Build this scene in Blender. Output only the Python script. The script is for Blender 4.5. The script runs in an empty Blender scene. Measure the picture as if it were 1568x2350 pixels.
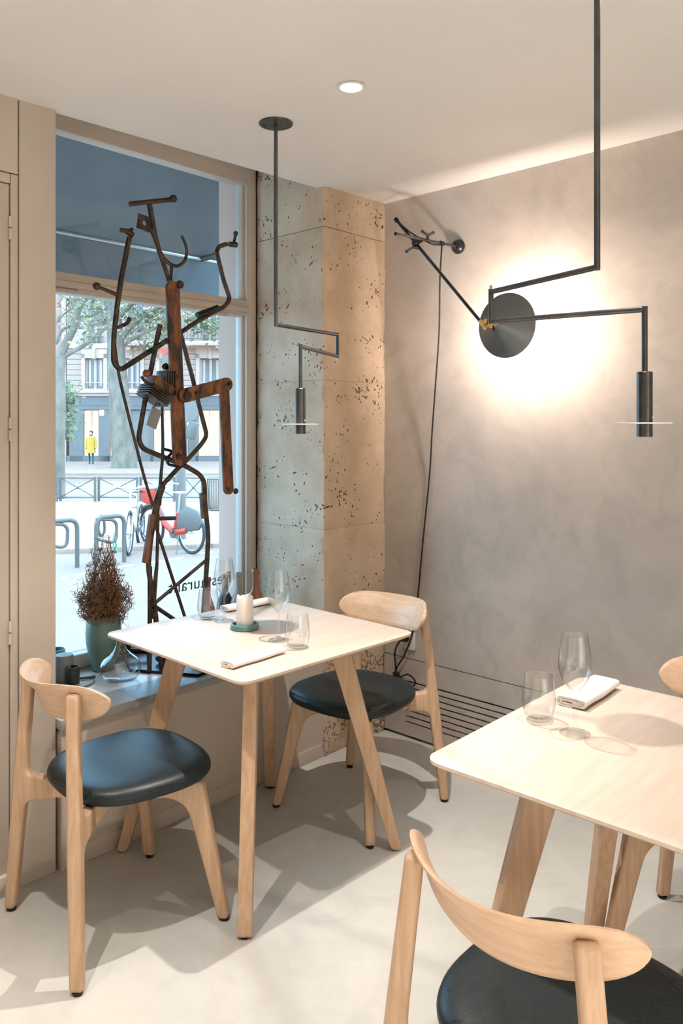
import bpy, bmesh, math, random
from mathutils import Vector, Matrix, noise
scene = bpy.context.scene
C = scene.collection
random.seed(7)
# ---------------------------------------------------------------- camera
FPX, CU, HV, EYE = 1814.0, 784.0, 980.0, 1.46
FX, FY = 0.7344, 0.6787
n_ = math.hypot(FX, FY); FX /= n_; FY /= n_
RX, RY = FY, -FX
cam_d = bpy.data.cameras.new('camera'); cam = bpy.data.objects.new('camera', cam_d); C.objects.link(cam)
cam_d.sensor_fit = 'HORIZONTAL'; cam_d.sensor_width = 36.0
cam_d.lens = FPX / 1568.0 * 36.0
cam_d.shift_y = -(1175.0 - HV) / 1568.0
cam_d.clip_start = 0.02; cam_d.clip_end = 300
cam.location = (0, 0, EYE); cam.rotation_euler = (math.pi / 2, 0, math.atan2(-FX, FY))
scene.camera = cam
# ---------------------------------------------------------------- world and exposure
world = bpy.data.worlds.new('overcast_sky'); scene.world = world; world.use_nodes = True
bg = world.node_tree.nodes['Background']
bg.inputs[0].default_value = (0.35, 0.68, 1.0, 1); bg.inputs[1].default_value = 6.5
vs = scene.view_settings
vs.view_transform = 'Standard'; vs.look = 'None'; vs.gamma = 1.0; vs.use_curve_mapping = False
vs.exposure = 0.45
scene.cycles.max_bounces = 7; scene.cycles.diffuse_bounces = 4; scene.cycles.glossy_bounces = 3; scene.cycles.transparent_max_bounces = 16
scene.cycles.use_adaptive_sampling = True; scene.cycles.adaptive_threshold = .06; scene.cycles.adaptive_min_samples = 12
scene.cycles.use_light_tree = False
scene.cycles.caustics_reflective = False; scene.cycles.caustics_refractive = False
scene.cycles.sample_clamp_indirect = 6.0
scene.cycles.use_denoising = True
WARM = (1.0, 0.92, 0.85)
SPOT_W = [122.0, 56.0, 84.0, 30.0, 450.0, 400.0, 450.0, 450.0]
DOWNLIGHTS = [(1.812, 1.634), (1.86, 0.735), (0.62, 1.63), (0.50, 0.50), (0.62, -1.0), (-0.9, 1.5), (-0.9, -0.4), (1.0, -1.5)]  # past the left chair's lamp: unseen downlights added for foreground and fill light
BULB_W = 17.6
# ---------------------------------------------------------------- placing helpers (real positions from viewing rays)
def PZ(u, v, z):
    d = FPX * (EYE - z) / (v - HV); l = (u - CU) / FPX * d
    return Vector((FX * d + RX * l, FY * d + RY * l, z))
def PY(u, v, Y):
    r = (u - CU) / FPX; d = Y / (FY + RY * r)
    return Vector((FX * d + RX * r * d, Y, EYE + (HV - v) / FPX * d))
def PX(u, v, X):
    r = (u - CU) / FPX; d = X / (FX + RX * r)
    return Vector((X, FY * d + RY * r * d, EYE + (HV - v) / FPX * d))
def PD(u, v, D):
    l = (u - CU) / FPX * D
    return Vector((FX * D + RX * l, FY * D + RY * l, EYE + (HV - v) / FPX * D))
def OUT(l, D, z=0.0):
    return Vector((FX * D + RX * l, FY * D + RY * l, z))
OUT_ROT = math.atan2(RY, RX)
# ---------------------------------------------------------------- geometry helpers
class G:
    def __init__(s): s.v = []; s.f = []
    def add(s, VF, M=None):
        V, F = (VF.v, VF.f) if isinstance(VF, G) else VF
        o = len(s.v)
        s.v += [tuple(M @ Vector(p)) if M is not None else tuple(p) for p in V]
        s.f += [tuple(i + o for i in f) for f in F]
        return s
def box(a, b):
    x0, y0, z0 = a; x1, y1, z1 = b
    V = [(x0, y0, z0), (x1, y0, z0), (x1, y1, z0), (x0, y1, z0), (x0, y0, z1), (x1, y0, z1), (x1, y1, z1), (x0, y1, z1)]
    return V, [(0, 3, 2, 1), (4, 5, 6, 7), (0, 1, 5, 4), (1, 2, 6, 5), (2, 3, 7, 6), (3, 0, 4, 7)]
def spline(P, n=6):
    P = [Vector(p) for p in P]
    if len(P) < 3: return P
    out = []
    for i in range(len(P) - 1):
        p0 = P[i - 1] if i else P[0] * 2 - P[1]; p1 = P[i]; p2 = P[i + 1]
        p3 = P[i + 2] if i + 2 < len(P) else P[-1] * 2 - P[-2]
        for k in range(n):
            t = k / n
            out.append(0.5 * ((2 * p1) + (p2 - p0) * t + (2 * p0 - 5 * p1 + 4 * p2 - p3) * t * t + (3 * p1 - p0 - 3 * p2 + p3) * t ** 3))
    out.append(P[-1]); return out
def rounded(P, r=0.02, n=4):
    P = [Vector(p) for p in P]; out = [P[0]]
    for i in range(1, len(P) - 1):
        a, b, c = P[i - 1], P[i], P[i + 1]
        d1 = (a - b); d2 = (c - b); rr = min(r, d1.length * .45, d2.length * .45)
        p = b + d1.normalized() * rr; q = b + d2.normalized() * rr
        for k in range(n + 1):
            t = k / n; out.append((1 - t) ** 2 * p + 2 * t * (1 - t) * b + t * t * q)
    out.append(P[-1]); return out
def tube(P, r, seg=10, cap=True, sx=1.0):
    P = [Vector(p) for p in P]; n = len(P)
    R = r if isinstance(r, (list, tuple)) else [r] * n
    if len(R) != n: R = [R[0] + (R[-1] - R[0]) * i / (n - 1) for i in range(n)]
    V = []; F = []
    t = (P[1] - P[0]).normalized()
    up = Vector((0, 0, 1)) if abs(t.z) < .9 else Vector((1, 0, 0))
    a = t.cross(up).normalized()
    for i in range(n):
        t2 = (P[min(i + 1, n - 1)] - P[max(i - 1, 0)])
        t2 = t2.normalized() if t2.length > 1e-9 else t
        a = (a - t2 * a.dot(t2)); a = a.normalized() if a.length > 1e-6 else t2.orthogonal().normalized()
        b = t2.cross(a)
        for k in range(seg):
            w = 2 * math.pi * k / seg
            V.append(P[i] + (a * math.cos(w) * sx + b * math.sin(w)) * R[i])
        t = t2
    for i in range(n - 1):
        for k in range(seg):
            k2 = (k + 1) % seg
            F.append((i * seg + k, i * seg + k2, (i + 1) * seg + k2, (i + 1) * seg + k))
    if cap:
        F.append(tuple(reversed(range(seg)))); F.append(tuple((n - 1) * seg + k for k in range(seg)))
    return V, F
def lathe(prof, seg=32, c=(0, 0, 0), closed=False):
    V = []; F = []; n = len(prof)
    for (r, z) in prof:
        for k in range(seg):
            w = 2 * math.pi * k / seg
            V.append((c[0] + r * math.cos(w), c[1] + r * math.sin(w), c[2] + z))
    m = n if closed else n - 1
    for i in range(m):
        j = (i + 1) % n
        for k in range(seg):
            k2 = (k + 1) % seg
            F.append((i * seg + k, i * seg + k2, j * seg + k2, j * seg + k))
    return V, F
def ball(c, r, seg=14, sc=(1, 1, 1)):
    pr = [(max(1e-5, r * math.sin(math.pi * i / 9)), -r * math.cos(math.pi * i / 9)) for i in range(10)]
    V, F = lathe(pr, seg)
    return [(c[0] + p[0] * sc[0], c[1] + p[1] * sc[1], c[2] + p[2] * sc[2]) for p in V], F
def prism(pts, t):      # outline in x,z ; thickness along y, centred
    n = len(pts); V = [(p[0], -t / 2, p[1]) for p in pts] + [(p[0], t / 2, p[1]) for p in pts]
    F = [tuple(range(n)), tuple(reversed(range(n, 2 * n)))]
    for i in range(n):
        j = (i + 1) % n; F.append((i, i + n, j + n, j))
    return V, F
def torus(R, r, seg=40, s2=8, M=None, c=(0, 0, 0)):   # wheel in the x-z plane
    V = []; F = []
    for i in range(seg):
        a = 2 * math.pi * i / seg
        for k in range(s2):
            b = 2 * math.pi * k / s2; q = R + r * math.cos(b)
            V.append((c[0] + q * math.cos(a), c[1] + r * math.sin(b), c[2] + q * math.sin(a)))
    for i in range(seg):
        for k in range(s2):
            F.append((i * s2 + k, i * s2 + (k + 1) % s2, ((i + 1) % seg) * s2 + (k + 1) % s2, ((i + 1) % seg) * s2 + k))
    return V, F
def obj(name, g, m, parent=None, world=False, angle=40, bevel=0, bseg=2):
    if isinstance(g, tuple): g = G().add(g)
    off = parent.location if (world and parent is not None) else None
    vv = [(p[0] - off[0], p[1] - off[1], p[2] - off[2]) for p in g.v] if off is not None else g.v
    me = bpy.data.meshes.new(name); me.from_pydata(vv, [], g.f)
    bm = bmesh.new(); bm.from_mesh(me)
    if bevel:
        es = [e for e in bm.edges if len(e.link_faces) == 2 and e.calc_face_angle(0) > 0.6]
        bmesh.ops.bevel(bm, geom=es, offset=bevel, segments=bseg, profile=0.5, affect='EDGES', clamp_overlap=True)
    bmesh.ops.recalc_face_normals(bm, faces=bm.faces)
    bm.to_mesh(me); bm.free()
    if angle is not None:
        for p in me.polygons: p.use_smooth = True
        me.set_sharp_from_angle(angle=math.radians(angle))
    me.materials.append(m)
    o = bpy.data.objects.new(name, me); C.objects.link(o)
    if parent is not None: o.parent = parent
    return o
def tag(o, label=None, cat=None, group=None, kind=None):
    if label: o['label'] = label
    if cat: o['category'] = cat
    if group: o['group'] = group
    if kind: o['kind'] = kind
    return o
def empty(name, loc, rz=0):
    o = bpy.data.objects.new(name, None); C.objects.link(o); o.location = loc; o.rotation_euler = (0, 0, rz)
    o.empty_display_size = .1; return o
def thing(name, label, cat, loc=(0, 0, 0), rz=0, group=None):
    return tag(empty(name, loc, rz), label, cat, group)
def struct(name, g, m, parent=None, label=None, **k):
    o = obj(name, g, m, parent, **k)
    if parent is None: tag(o, label, None, None, 'structure')
    return o
def copy_tree(o, parent=None):
    c = o.copy(); C.objects.link(c)
    if parent is not None: c.parent = parent
    for ch in list(o.children): copy_tree(ch, c)
    return c
# ---------------------------------------------------------------- materials
def lin(h):
    h = h.lstrip('#'); return tuple(((int(h[i:i + 2], 16) / 255) / 12.92 if int(h[i:i + 2], 16) / 255 <= .04045 else ((int(h[i:i + 2], 16) / 255 + .055) / 1.055) ** 2.4) for i in (0, 2, 4))
def mat(name, col=(.5, .5, .5), rough=.5, metal=0, var=0, vscale=8, bump=0, bscale=80, stretch=None, col2=None, spec=.5, detail=4, lo=.35, hi=.65, sub=0, coat=0):
    m = bpy.data.materials.new(name); m.use_nodes = True
    nt = m.node_tree; b = nt.nodes['Principled BSDF']
    if isinstance(col, str): col = lin(col)
    if isinstance(col2, str): col2 = lin(col2)
    b.inputs['Base Color'].default_value = (*col, 1); b.inputs['Roughness'].default_value = rough
    b.inputs['Metallic'].default_value = metal; b.inputs['Specular IOR Level'].default_value = spec
    if coat: b.inputs['Coat Weight'].default_value = coat
    tc = nt.nodes.new('ShaderNodeTexCoord'); mp = nt.nodes.new('ShaderNodeMapping')
    nt.links.new(tc.outputs['Object'], mp.inputs[0])
    if stretch: mp.inputs['Scale'].default_value = stretch
    if var or col2:
        nz = nt.nodes.new('ShaderNodeTexNoise'); nz.inputs['Scale'].default_value = vscale; nz.inputs['Detail'].default_value = detail
        nz.inputs['Roughness'].default_value = .6
        nt.links.new(mp.outputs[0], nz.inputs['Vector'])
        rp = nt.nodes.new('ShaderNodeValToRGB'); rp.color_ramp.elements[0].position = lo; rp.color_ramp.elements[1].position = hi
        c2 = col2 if col2 else tuple(c * (1 - var) for c in col)
        rp.color_ramp.elements[0].color = (*c2, 1); rp.color_ramp.elements[1].color = (*col, 1)
        nt.links.new(nz.outputs['Fac'], rp.inputs[0]); nt.links.new(rp.outputs[0], b.inputs['Base Color'])
    if bump:
        n2 = nt.nodes.new('ShaderNodeTexNoise'); n2.inputs['Scale'].default_value = bscale; n2.inputs['Detail'].default_value = 3
        nt.links.new(mp.outputs[0], n2.inputs['Vector'])
        bp = nt.nodes.new('ShaderNodeBump'); bp.inputs['Strength'].default_value = bump; bp.inputs['Distance'].default_value = .004
        nt.links.new(n2.outputs['Fac'], bp.inputs['Height']); nt.links.new(bp.outputs[0], b.inputs['Normal'])
    return m
def emit(name, col, s, clear=False):
    m = bpy.data.materials.new(name); m.use_nodes = True; nt = m.node_tree; nt.nodes.clear()
    e = nt.nodes.new('ShaderNodeEmission'); o = nt.nodes.new('ShaderNodeOutputMaterial')
    e.inputs[0].default_value = (*col, 1); e.inputs[1].default_value = s; m.cycles.emission_sampling = 'NONE'
    if clear:
        t = nt.nodes.new('ShaderNodeBsdfTransparent'); a = nt.nodes.new('ShaderNodeAddShader'); nt.links.new(e.outputs[0], a.inputs[0]); nt.links.new(t.outputs[0], a.inputs[1]); nt.links.new(a.outputs[0], o.inputs[0])
    else: nt.links.new(e.outputs[0], o.inputs[0])
    return m
def glassy(name, tint=(.97, .99, .99), f0=.04, rough=.0, edge=0.0):
    m = bpy.data.materials.new(name); m.use_nodes = True; nt = m.node_tree; nt.nodes.clear()
    t = nt.nodes.new('ShaderNodeBsdfTransparent'); g = nt.nodes.new('ShaderNodeBsdfGlossy'); x = nt.nodes.new('ShaderNodeMixShader')
    o = nt.nodes.new('ShaderNodeOutputMaterial'); lw = nt.nodes.new('ShaderNodeLayerWeight'); lw.inputs[0].default_value = .5
    p5 = nt.nodes.new('ShaderNodeMath'); p5.operation = 'POWER'; p5.inputs[1].default_value = 5
    ma = nt.nodes.new('ShaderNodeMath'); ma.operation = 'MULTIPLY_ADD'; ma.inputs[1].default_value = 1 - f0; ma.inputs[2].default_value = f0
    nt.links.new(lw.outputs['Facing'], p5.inputs[0]); nt.links.new(p5.outputs[0], ma.inputs[0])
    t.inputs[0].default_value = (*tint, 1); g.inputs['Roughness'].default_value = rough
    if edge:                                     # walls seen at a grazing angle absorb more
        pw = nt.nodes.new('ShaderNodeMath'); pw.operation = 'POWER'; pw.inputs[1].default_value = 4
        mx = nt.nodes.new('ShaderNodeMixRGB'); mx.inputs[1].default_value = (*tint, 1); mx.inputs[2].default_value = (edge, edge * 1.01, edge * 1.01, 1)
        nt.links.new(lw.outputs['Facing'], pw.inputs[0]); nt.links.new(pw.outputs[0], mx.inputs[0]); nt.links.new(mx.outputs[0], t.inputs[0])
    nt.links.new(ma.outputs[0], x.inputs[0]); nt.links.new(t.outputs[0], x.inputs[1]); nt.links.new(g.outputs[0], x.inputs[2]); nt.links.new(x.outputs[0], o.inputs[0])
    return m
def concrete(name, c1, c2, c3, rough, s1=1.1, s2=5.0, bump=.15):
    m = mat(name, c1, rough); nt = m.node_tree; b = nt.nodes['Principled BSDF']
    tc = nt.nodes.new('ShaderNodeTexCoord')
    a = nt.nodes.new('ShaderNodeTexNoise'); a.inputs['Scale'].default_value = s1; a.inputs['Detail'].default_value = 5; a.inputs['Roughness'].default_value = .62; a.inputs['Distortion'].default_value = .6
    d = nt.nodes.new('ShaderNodeTexNoise'); d.inputs['Scale'].default_value = s2; d.inputs['Detail'].default_value = 5; d.inputs['Roughness'].default_value = .7; d.inputs['Distortion'].default_value = 1.2
    for q in (a, d): nt.links.new(tc.outputs['Object'], q.inputs['Vector'])
    r = nt.nodes.new('ShaderNodeValToRGB'); r.color_ramp.elements[0].position = .38; r.color_ramp.elements[1].position = .62
    r.color_ramp.elements[0].color = (*c1, 1); r.color_ramp.elements[1].color = (*c2, 1)
    r2 = nt.nodes.new('ShaderNodeValToRGB'); r2.color_ramp.elements[0].position = .45; r2.color_ramp.elements[1].position = .75
    r2.color_ramp.elements[0].color = (0, 0, 0, 1); r2.color_ramp.elements[1].color = (.6, .6, .6, 1)
    mx = nt.nodes.new('ShaderNodeMixRGB'); mx.inputs[2].default_value = (*c3, 1)
    nt.links.new(a.outputs['Fac'], r.inputs[0]); nt.links.new(d.outputs['Fac'], r2.inputs[0])
    nt.links.new(r2.outputs[0], mx.inputs[0]); nt.links.new(r.outputs[0], mx.inputs[1]); nt.links.new(mx.outputs[0], b.inputs['Base Color'])
    bp = nt.nodes.new('ShaderNodeBump'); bp.inputs['Strength'].default_value = bump; bp.inputs['Distance'].default_value = .006
    nt.links.new(d.outputs['Fac'], bp.inputs['Height']); nt.links.new(bp.outputs[0], b.inputs['Normal'])
    return m
def stone(name, c1, c2, pit, rough_bump=.5, pits=.16, pscale=22):
    m = mat(name, c1, .9, spec=.2); nt = m.node_tree; b = nt.nodes['Principled BSDF']
    tc = nt.nodes.new('ShaderNodeTexCoord')
    a = nt.nodes.new('ShaderNodeTexNoise'); a.inputs['Scale'].default_value = 3.2; a.inputs['Detail'].default_value = 5; a.inputs['Roughness'].default_value = .65
    fine = nt.nodes.new('ShaderNodeTexNoise'); fine.inputs['Scale'].default_value = 170; fine.inputs['Detail'].default_value = 4
    w = nt.nodes.new('ShaderNodeTexNoise'); w.inputs['Scale'].default_value = 6
    v = nt.nodes.new('ShaderNodeTexVoronoi'); v.inputs['Scale'].default_value = pscale; v.inputs['Randomness'].default_value = 1
    mxv = nt.nodes.new('ShaderNodeMixRGB'); mxv.inputs[0].default_value = .12
    for q in (a, fine, w): nt.links.new(tc.outputs['Object'], q.inputs['Vector'])
    nt.links.new(tc.outputs['Object'], mxv.inputs[1]); nt.links.new(w.outputs['Color'], mxv.inputs[2]); nt.links.new(mxv.outputs[0], v.inputs['Vector'])
    # pits: only some cells
    sep = nt.nodes.new('ShaderNodeSeparateColor'); nt.links.new(v.outputs['Color'], sep.inputs[0])
    thr = nt.nodes.new('ShaderNodeMath'); thr.operation = 'MULTIPLY'; nt.links.new(sep.outputs[0], thr.inputs[0]); thr.inputs[1].default_value = pits * 1.6
    cl = nt.nodes.new('ShaderNodeTexNoise'); cl.inputs['Scale'].default_value = 4.5; cl.inputs['Detail'].default_value = 3
    cm = nt.nodes.new('ShaderNodeMapping'); cm.inputs['Scale'].default_value = (1, 1, 1.7); nt.links.new(tc.outputs['Object'], cm.inputs[0]); nt.links.new(cm.outputs[0], cl.inputs['Vector'])
    cr = nt.nodes.new('ShaderNodeMapRange'); cr.inputs[1].default_value = .36; cr.inputs[2].default_value = .68; nt.links.new(cl.outputs['Fac'], cr.inputs[0])
    th2 = nt.nodes.new('ShaderNodeMath'); th2.operation = 'MULTIPLY'; nt.links.new(thr.outputs[0], th2.inputs[0]); nt.links.new(cr.outputs[0], th2.inputs[1])
    sub = nt.nodes.new('ShaderNodeMath'); sub.operation = 'SUBTRACT'; nt.links.new(th2.outputs[0], sub.inputs[0]); nt.links.new(v.outputs['Distance'], sub.inputs[1])
    mr = nt.nodes.new('ShaderNodeMapRange'); mr.inputs[1].default_value = 0.0; mr.inputs[2].default_value = .07; nt.links.new(sub.outputs[0], mr.inputs[0])
    r = nt.nodes.new('ShaderNodeValToRGB'); r.color_ramp.elements[0].position = .36; r.color_ramp.elements[1].position = .64
    r.color_ramp.elements[0].color = (*c1, 1); r.color_ramp.elements[1].color = (*c2, 1); nt.links.new(a.outputs['Fac'], r.inputs[0])
    mx = nt.nodes.new('ShaderNodeMixRGB'); mx.inputs[2].default_value = (*pit, 1); nt.links.new(mr.outputs[0], mx.inputs[0]); nt.links.new(r.outputs[0], mx.inputs[1])
    nt.links.new(mx.outputs[0], b.inputs['Base Color'])
    h = nt.nodes.new('ShaderNodeMath'); h.operation = 'MULTIPLY_ADD'; h.inputs[1].default_value = .35; nt.links.new(fine.outputs['Fac'], h.inputs[0])
    neg = nt.nodes.new('ShaderNodeMath'); neg.operation = 'MULTIPLY'; neg.inputs[1].default_value = -1.2; nt.links.new(mr.outputs[0], neg.inputs[0]); nt.links.new(neg.outputs[0], h.inputs[2])
    bp = nt.nodes.new('ShaderNodeBump'); bp.inputs['Strength'].default_value = rough_bump; bp.inputs['Distance'].default_value = .008
    nt.links.new(h.outputs[0], bp.inputs['Height']); nt.links.new(bp.outputs[0], b.inputs['Normal'])
    return m
M = {}
M['wall'] = concrete('wall_concrete', (.382, .348, .31), (.495, .448, .402), (.315, .29, .258), .55)
M['floor'] = concrete('floor_concrete', (.475, .472, .44), (.56, .556, .52), (.41, .408, .38), .42, s1=1.6, s2=4, bump=.06)
M['ceiling'] = mat('ceiling_plaster', (.71, .685, .665), .8, var=.04, vscale=2)
M['paint'] = mat('beige_paint', (.53, .46, .39), .45, var=.06, vscale=3, bump=.08, bscale=30)
M['white_wall'] = mat('white_wall_paint', (.82, .79, .75), .7, var=.03)
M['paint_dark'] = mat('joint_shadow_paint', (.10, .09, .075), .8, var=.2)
M['frame'] = mat('window_frame_paint', (.55, .47, .395), .4, var=.05, vscale=5)
M['sill'] = mat('sill_paint', (.33, .33, .32), .32, var=.12, vscale=4)
M['stone'] = stone('limestone', (.47, .35, .245), (.62, .49, .365), (.14, .105, .08), rough_bump=.8, pits=.34, pscale=62)
M['rubble'] = stone('rough_limestone', (.50, .375, .265), (.68, .54, .41), (.24, .165, .11), rough_bump=1.0, pits=.75, pscale=95)
M['wood_z'] = mat('oak_upright', (.57, .388, .25), .48, col2=(.46, .295, .18), vscale=14, stretch=(5, 5, .35), bump=.06, bscale=40)
M['wood_y'] = mat('oak_bent', (.645, .45, .305), .45, col2=(.555, .365, .23), vscale=14, stretch=(4, .3, 6), bump=.05, bscale=40)
M['wood_top'] = mat('birch_tabletop', (.66, .56, .475), .42, col2=(.61, .495, .405), vscale=9, stretch=(.4, 5, 1), bump=.03, bscale=60)
M['ply'] = mat('plywood_edge', (.58, .42, .28), .55, col2=(.44, .29, .17), vscale=30, stretch=(.3, .3, 8))
M['leather'] = mat('black_leather', (.015, .023, .025), .40, bump=.08, bscale=220, spec=.36, var=.2, vscale=6)
M['rubber'] = mat('black_rubber', (.015, .015, .015), .7, var=.1)
M['steel'] = mat('dark_steel', (.12, .122, .124), .32, metal=.85, var=.3, vscale=12)
M['black'] = mat('black_enamel', (.012, .013, .014), .25, var=.1)
M['brass'] = mat('brass', (.75, .47, .2), .28, metal=1, var=.15, vscale=20)
M['shade'] = mat('shade_enamel', (.16, .175, .185), .36, metal=.7, var=.2, vscale=3)
M['shade_in'] = mat('shade_inner_white', (.85, .83, .8), .5, var=.03)
M['cord'] = mat('black_cord', (.018, .017, .016), .8, var=.3, vscale=60)
M['clear'] = glassy('clear_glass', tint=(.975, .985, .985), f0=.085, edge=.82)
M['decanter'] = glassy('thin_decanter_glass', tint=(.985, .99, .99), f0=.05, edge=.86)
M['disc'] = mat('pale_metal_disc', (.72, .70, .66), .35, metal=.2, var=.04)
M['pane'] = glassy('window_glass', tint=(.975, .99, .995), f0=.03)
M['linen'] = mat('white_linen', (.80, .76, .72), .9, bump=.3, bscale=500, var=.05, vscale=60)
M['wax'] = mat('candle_wax', (.86, .83, .77), .45, var=.04, vscale=10)
M['sage'] = mat('sage_ceramic', (.13, .20, .16), .38, var=.1, vscale=10, stretch=(1, 1, 12))
M['teal'] = mat('teal_ceramic', (.10, .26, .23), .4, var=.12, vscale=14)
M['twig'] = mat('dry_twig', (.30, .14, .065), .8, var=.45, vscale=9)
M['rust'] = mat('rusted_steel', (.24, .088, .03), .6, metal=.25, col2=(.040, .024, .017), vscale=14, stretch=(2, 2, .6), bump=.4, bscale=60, lo=.40, hi=.60)
M['iron'] = mat('old_iron', (.10, .062, .040), .5, metal=.55, col2=(.030, .024, .021), vscale=25, bump=.5, bscale=160)
M['plate'] = mat('black_plate', (.02, .022, .024), .35, metal=.4, var=.2, vscale=10)
M['grey_cer'] = mat('grey_stoneware', (.20, .21, .205), .55, var=.25, vscale=12)
M['dark_cer'] = mat('dark_stoneware', (.03, .033, .036), .55, var=.3, vscale=20)
M['brown_cer'] = mat('brown_stoneware', (.27, .095, .035), .3, var=.25, vscale=8)
M['taupe_cer'] = mat('taupe_stoneware', (.27, .25, .205), .35, var=.15, vscale=8)
M['red_cer'] = mat('red_stoneware', (.22, .055, .05), .35, var=.2, vscale=8)
M['white_plastic'] = mat('white_plastic', (.7, .68, .64), .4, var=.02)
M['tag'] = mat('grey_card', (.22, .23, .24), .7, var=.1)
M['letter'] = mat('vinyl_lettering', (.03, .045, .055), .5, var=.05)
# outdoors
M['asphalt'] = mat('asphalt', (0.301, 0.168, 0.118), .8, var=.10, vscale=2, bump=.4, bscale=200)
M['pavement'] = mat('pavement', (0.384, 0.214, 0.152), .85, var=.08, vscale=3)
M['kerb'] = mat('granite_kerb', (0.421, 0.246, 0.172), .8, var=.15, vscale=20)
M['roadpaint'] = mat('road_paint', (0.659, 0.398, 0.296), .8, var=.06, vscale=10)
M['facade'] = mat('haussmann_stone', (0.444, 0.273, 0.205), .85, var=.06, vscale=.8)
M['facade_trim'] = mat('carved_stone', (0.546, 0.339, 0.258), .8, var=.05, vscale=1.5)
M['pink_wall'] = mat('rosy_brick_wall', (0.413, 0.220, 0.168), .9, var=.12, vscale=1.5)
M['fascia'] = mat('slate_blue_fascia', (0.159, 0.129, 0.114), .5, var=.06, vscale=1)
M['winglass'] = mat('far_window_glass', (0.173, 0.129, 0.103), .15, var=.25, vscale=.6, spec=.6)
M['shopglow'] = emit('lit_shop_window', (1.0, .90, .78), .95)
M['shoplamp'] = emit('shop_lamp_glow', (1.0, .80, .55), 2.2)
M['shopdark'] = mat('shop_glass_dim', (0.240, 0.174, 0.140), .2, var=.2, vscale=.5)
M['grey_paint'] = mat('grey_green_metal', (0.135, 0.112, 0.092), .5, metal=.2, var=.1)
M['pole_paint'] = mat('blue_grey_post', (0.173, 0.133, 0.109), .5, var=.08, vscale=3)
M['bark'] = mat('plane_bark', (.25, .18, .13), .9, col2=(.145, .105, .075), vscale=3.5, bump=.5, bscale=12, stretch=(1, 1, .5))
M['leaf_g'] = mat('leaf_green', (0.182, 0.158, 0.070), .7, var=.3, vscale=3)
M['leaf_y'] = mat('leaf_yellow', (0.362, 0.234, 0.049), .7, var=.25, vscale=3)
M['red'] = mat('red_bike_paint', (0.605, 0.042, 0.018), .4, var=.06)
M['bike_white'] = mat('white_bike_paint', (0.505, 0.353, 0.273), .4, var=.06)
M['tyre'] = mat('tyre_rubber', (.035, .035, .033), .8, var=.1)
M['chrome'] = mat('bike_chrome', (.6, .63, .64), .3, metal=.8, var=.1)
M['awning'] = mat('awning_cloth', (0.179, 0.202, 0.212), .85, var=.12, vscale=4, bump=.2, bscale=20)
M['coat'] = mat('yellow_coat', (.62, .33, .045), .8, var=.1)
M['trousers'] = mat('dark_trousers', (.06, .07, .09), .9, var=.1)
M['skin'] = mat('skin', (.55, .37, .27), .6, var=.05)
M['hair'] = mat('dark_hair', (.025, .02, .02), .6, var=.1)
M['signal_red'] = emit('red_signal', (1.0, .08, .07), 3.0)
M['green_lock'] = mat('green_lock_cable', (.10, .48, .26), .5, var=.05)
# ---------------------------------------------------------------- room shell
XW, YP, YW = 2.937, 2.435, 2.88          # right wall, parapet face, window frame face
XR, XL = 2.514, 1.269                     # pillar corner, pier corner
XB, YB = -1.75, -2.0                      # walls behind the camera
def ceil_z(x): return 2.473 + 0.021 * x
struct('floor', box((XB, YB, -.12), (XW + .3, 2.9, 0)), M['floor'], label='pale polished concrete floor of the dining room', angle=None)
g = G()
x0, x1, y0, y1 = XB - .1, XW + .2, YB - .1, 2.472
# ceiling slab with round holes for the downlights is kept simple: plates sit just under it
V = [(x0, y0, ceil_z(x0)), (x1, y0, ceil_z(x1)), (x1, y1, ceil_z(x1)), (x0, y1, ceil_z(x0)), (x0, y0, 2.75), (x1, y0, 2.75), (x1, y1, 2.75), (x0, y1, 2.75)]
g.add((V, [(0, 3, 2, 1), (4, 5, 6, 7), (0, 1, 5, 4), (1, 2, 6, 5), (2, 3, 7, 6), (3, 0, 4, 7)]))
struct('ceiling', g, M['ceiling'], label='smooth off-white plaster ceiling', angle=None)
struct('wall_back', box((XB - .1, YB - .15, -.1), (XW + .2, YB, 2.8)), M['white_wall'], label='painted wall behind the camera', angle=None)
struct('wall_left', box((XB - .15, YB, -.1), (XB, 3.05, 2.8)), M['wall'], label='painted side wall out of frame to the left', angle=None)
# right wall: upper body, convector panel below with slotted grille
GY0, GY1, GZ0, GZ1 = 1.2, 2.301, .072, .27
wr = tag(empty('wall_right', (XW, 1.0, 0)), 'mottled taupe concrete wall lit by the wall lamp', None, None, 'structure')
obj('wall_panel', box((XW, YB, .376), (XW + .25, 2.9, 2.8)), M['wall'], wr, world=True, angle=None)
low = G()
low.add(box((XW + .001, YB, 0.012), (XW + .02, GY0, .372))).add(box((XW + .001, GY1, .012), (XW + .02, 2.45, .372)))
low.add(box((XW + .001, GY0, .012), (XW + .02, GY1, GZ0))).add(box((XW + .001, GY0, GZ1), (XW + .02, GY1, .372)))
obj('convector_panel', low, M['wall'], wr, world=True, angle=None)
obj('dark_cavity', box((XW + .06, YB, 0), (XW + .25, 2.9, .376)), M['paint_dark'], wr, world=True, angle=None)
nsl = 8; pitch = (GZ1 - GZ0) / (nsl - .72)
for i in range(nsl - 1):
    za = GZ0 + .0068 + i * pitch
    obj('slat', box((XW + .001, GY0, za), (XW + .014, GY1, za + pitch - .0072)), M['wall'], wr, world=True, angle=None)
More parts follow.
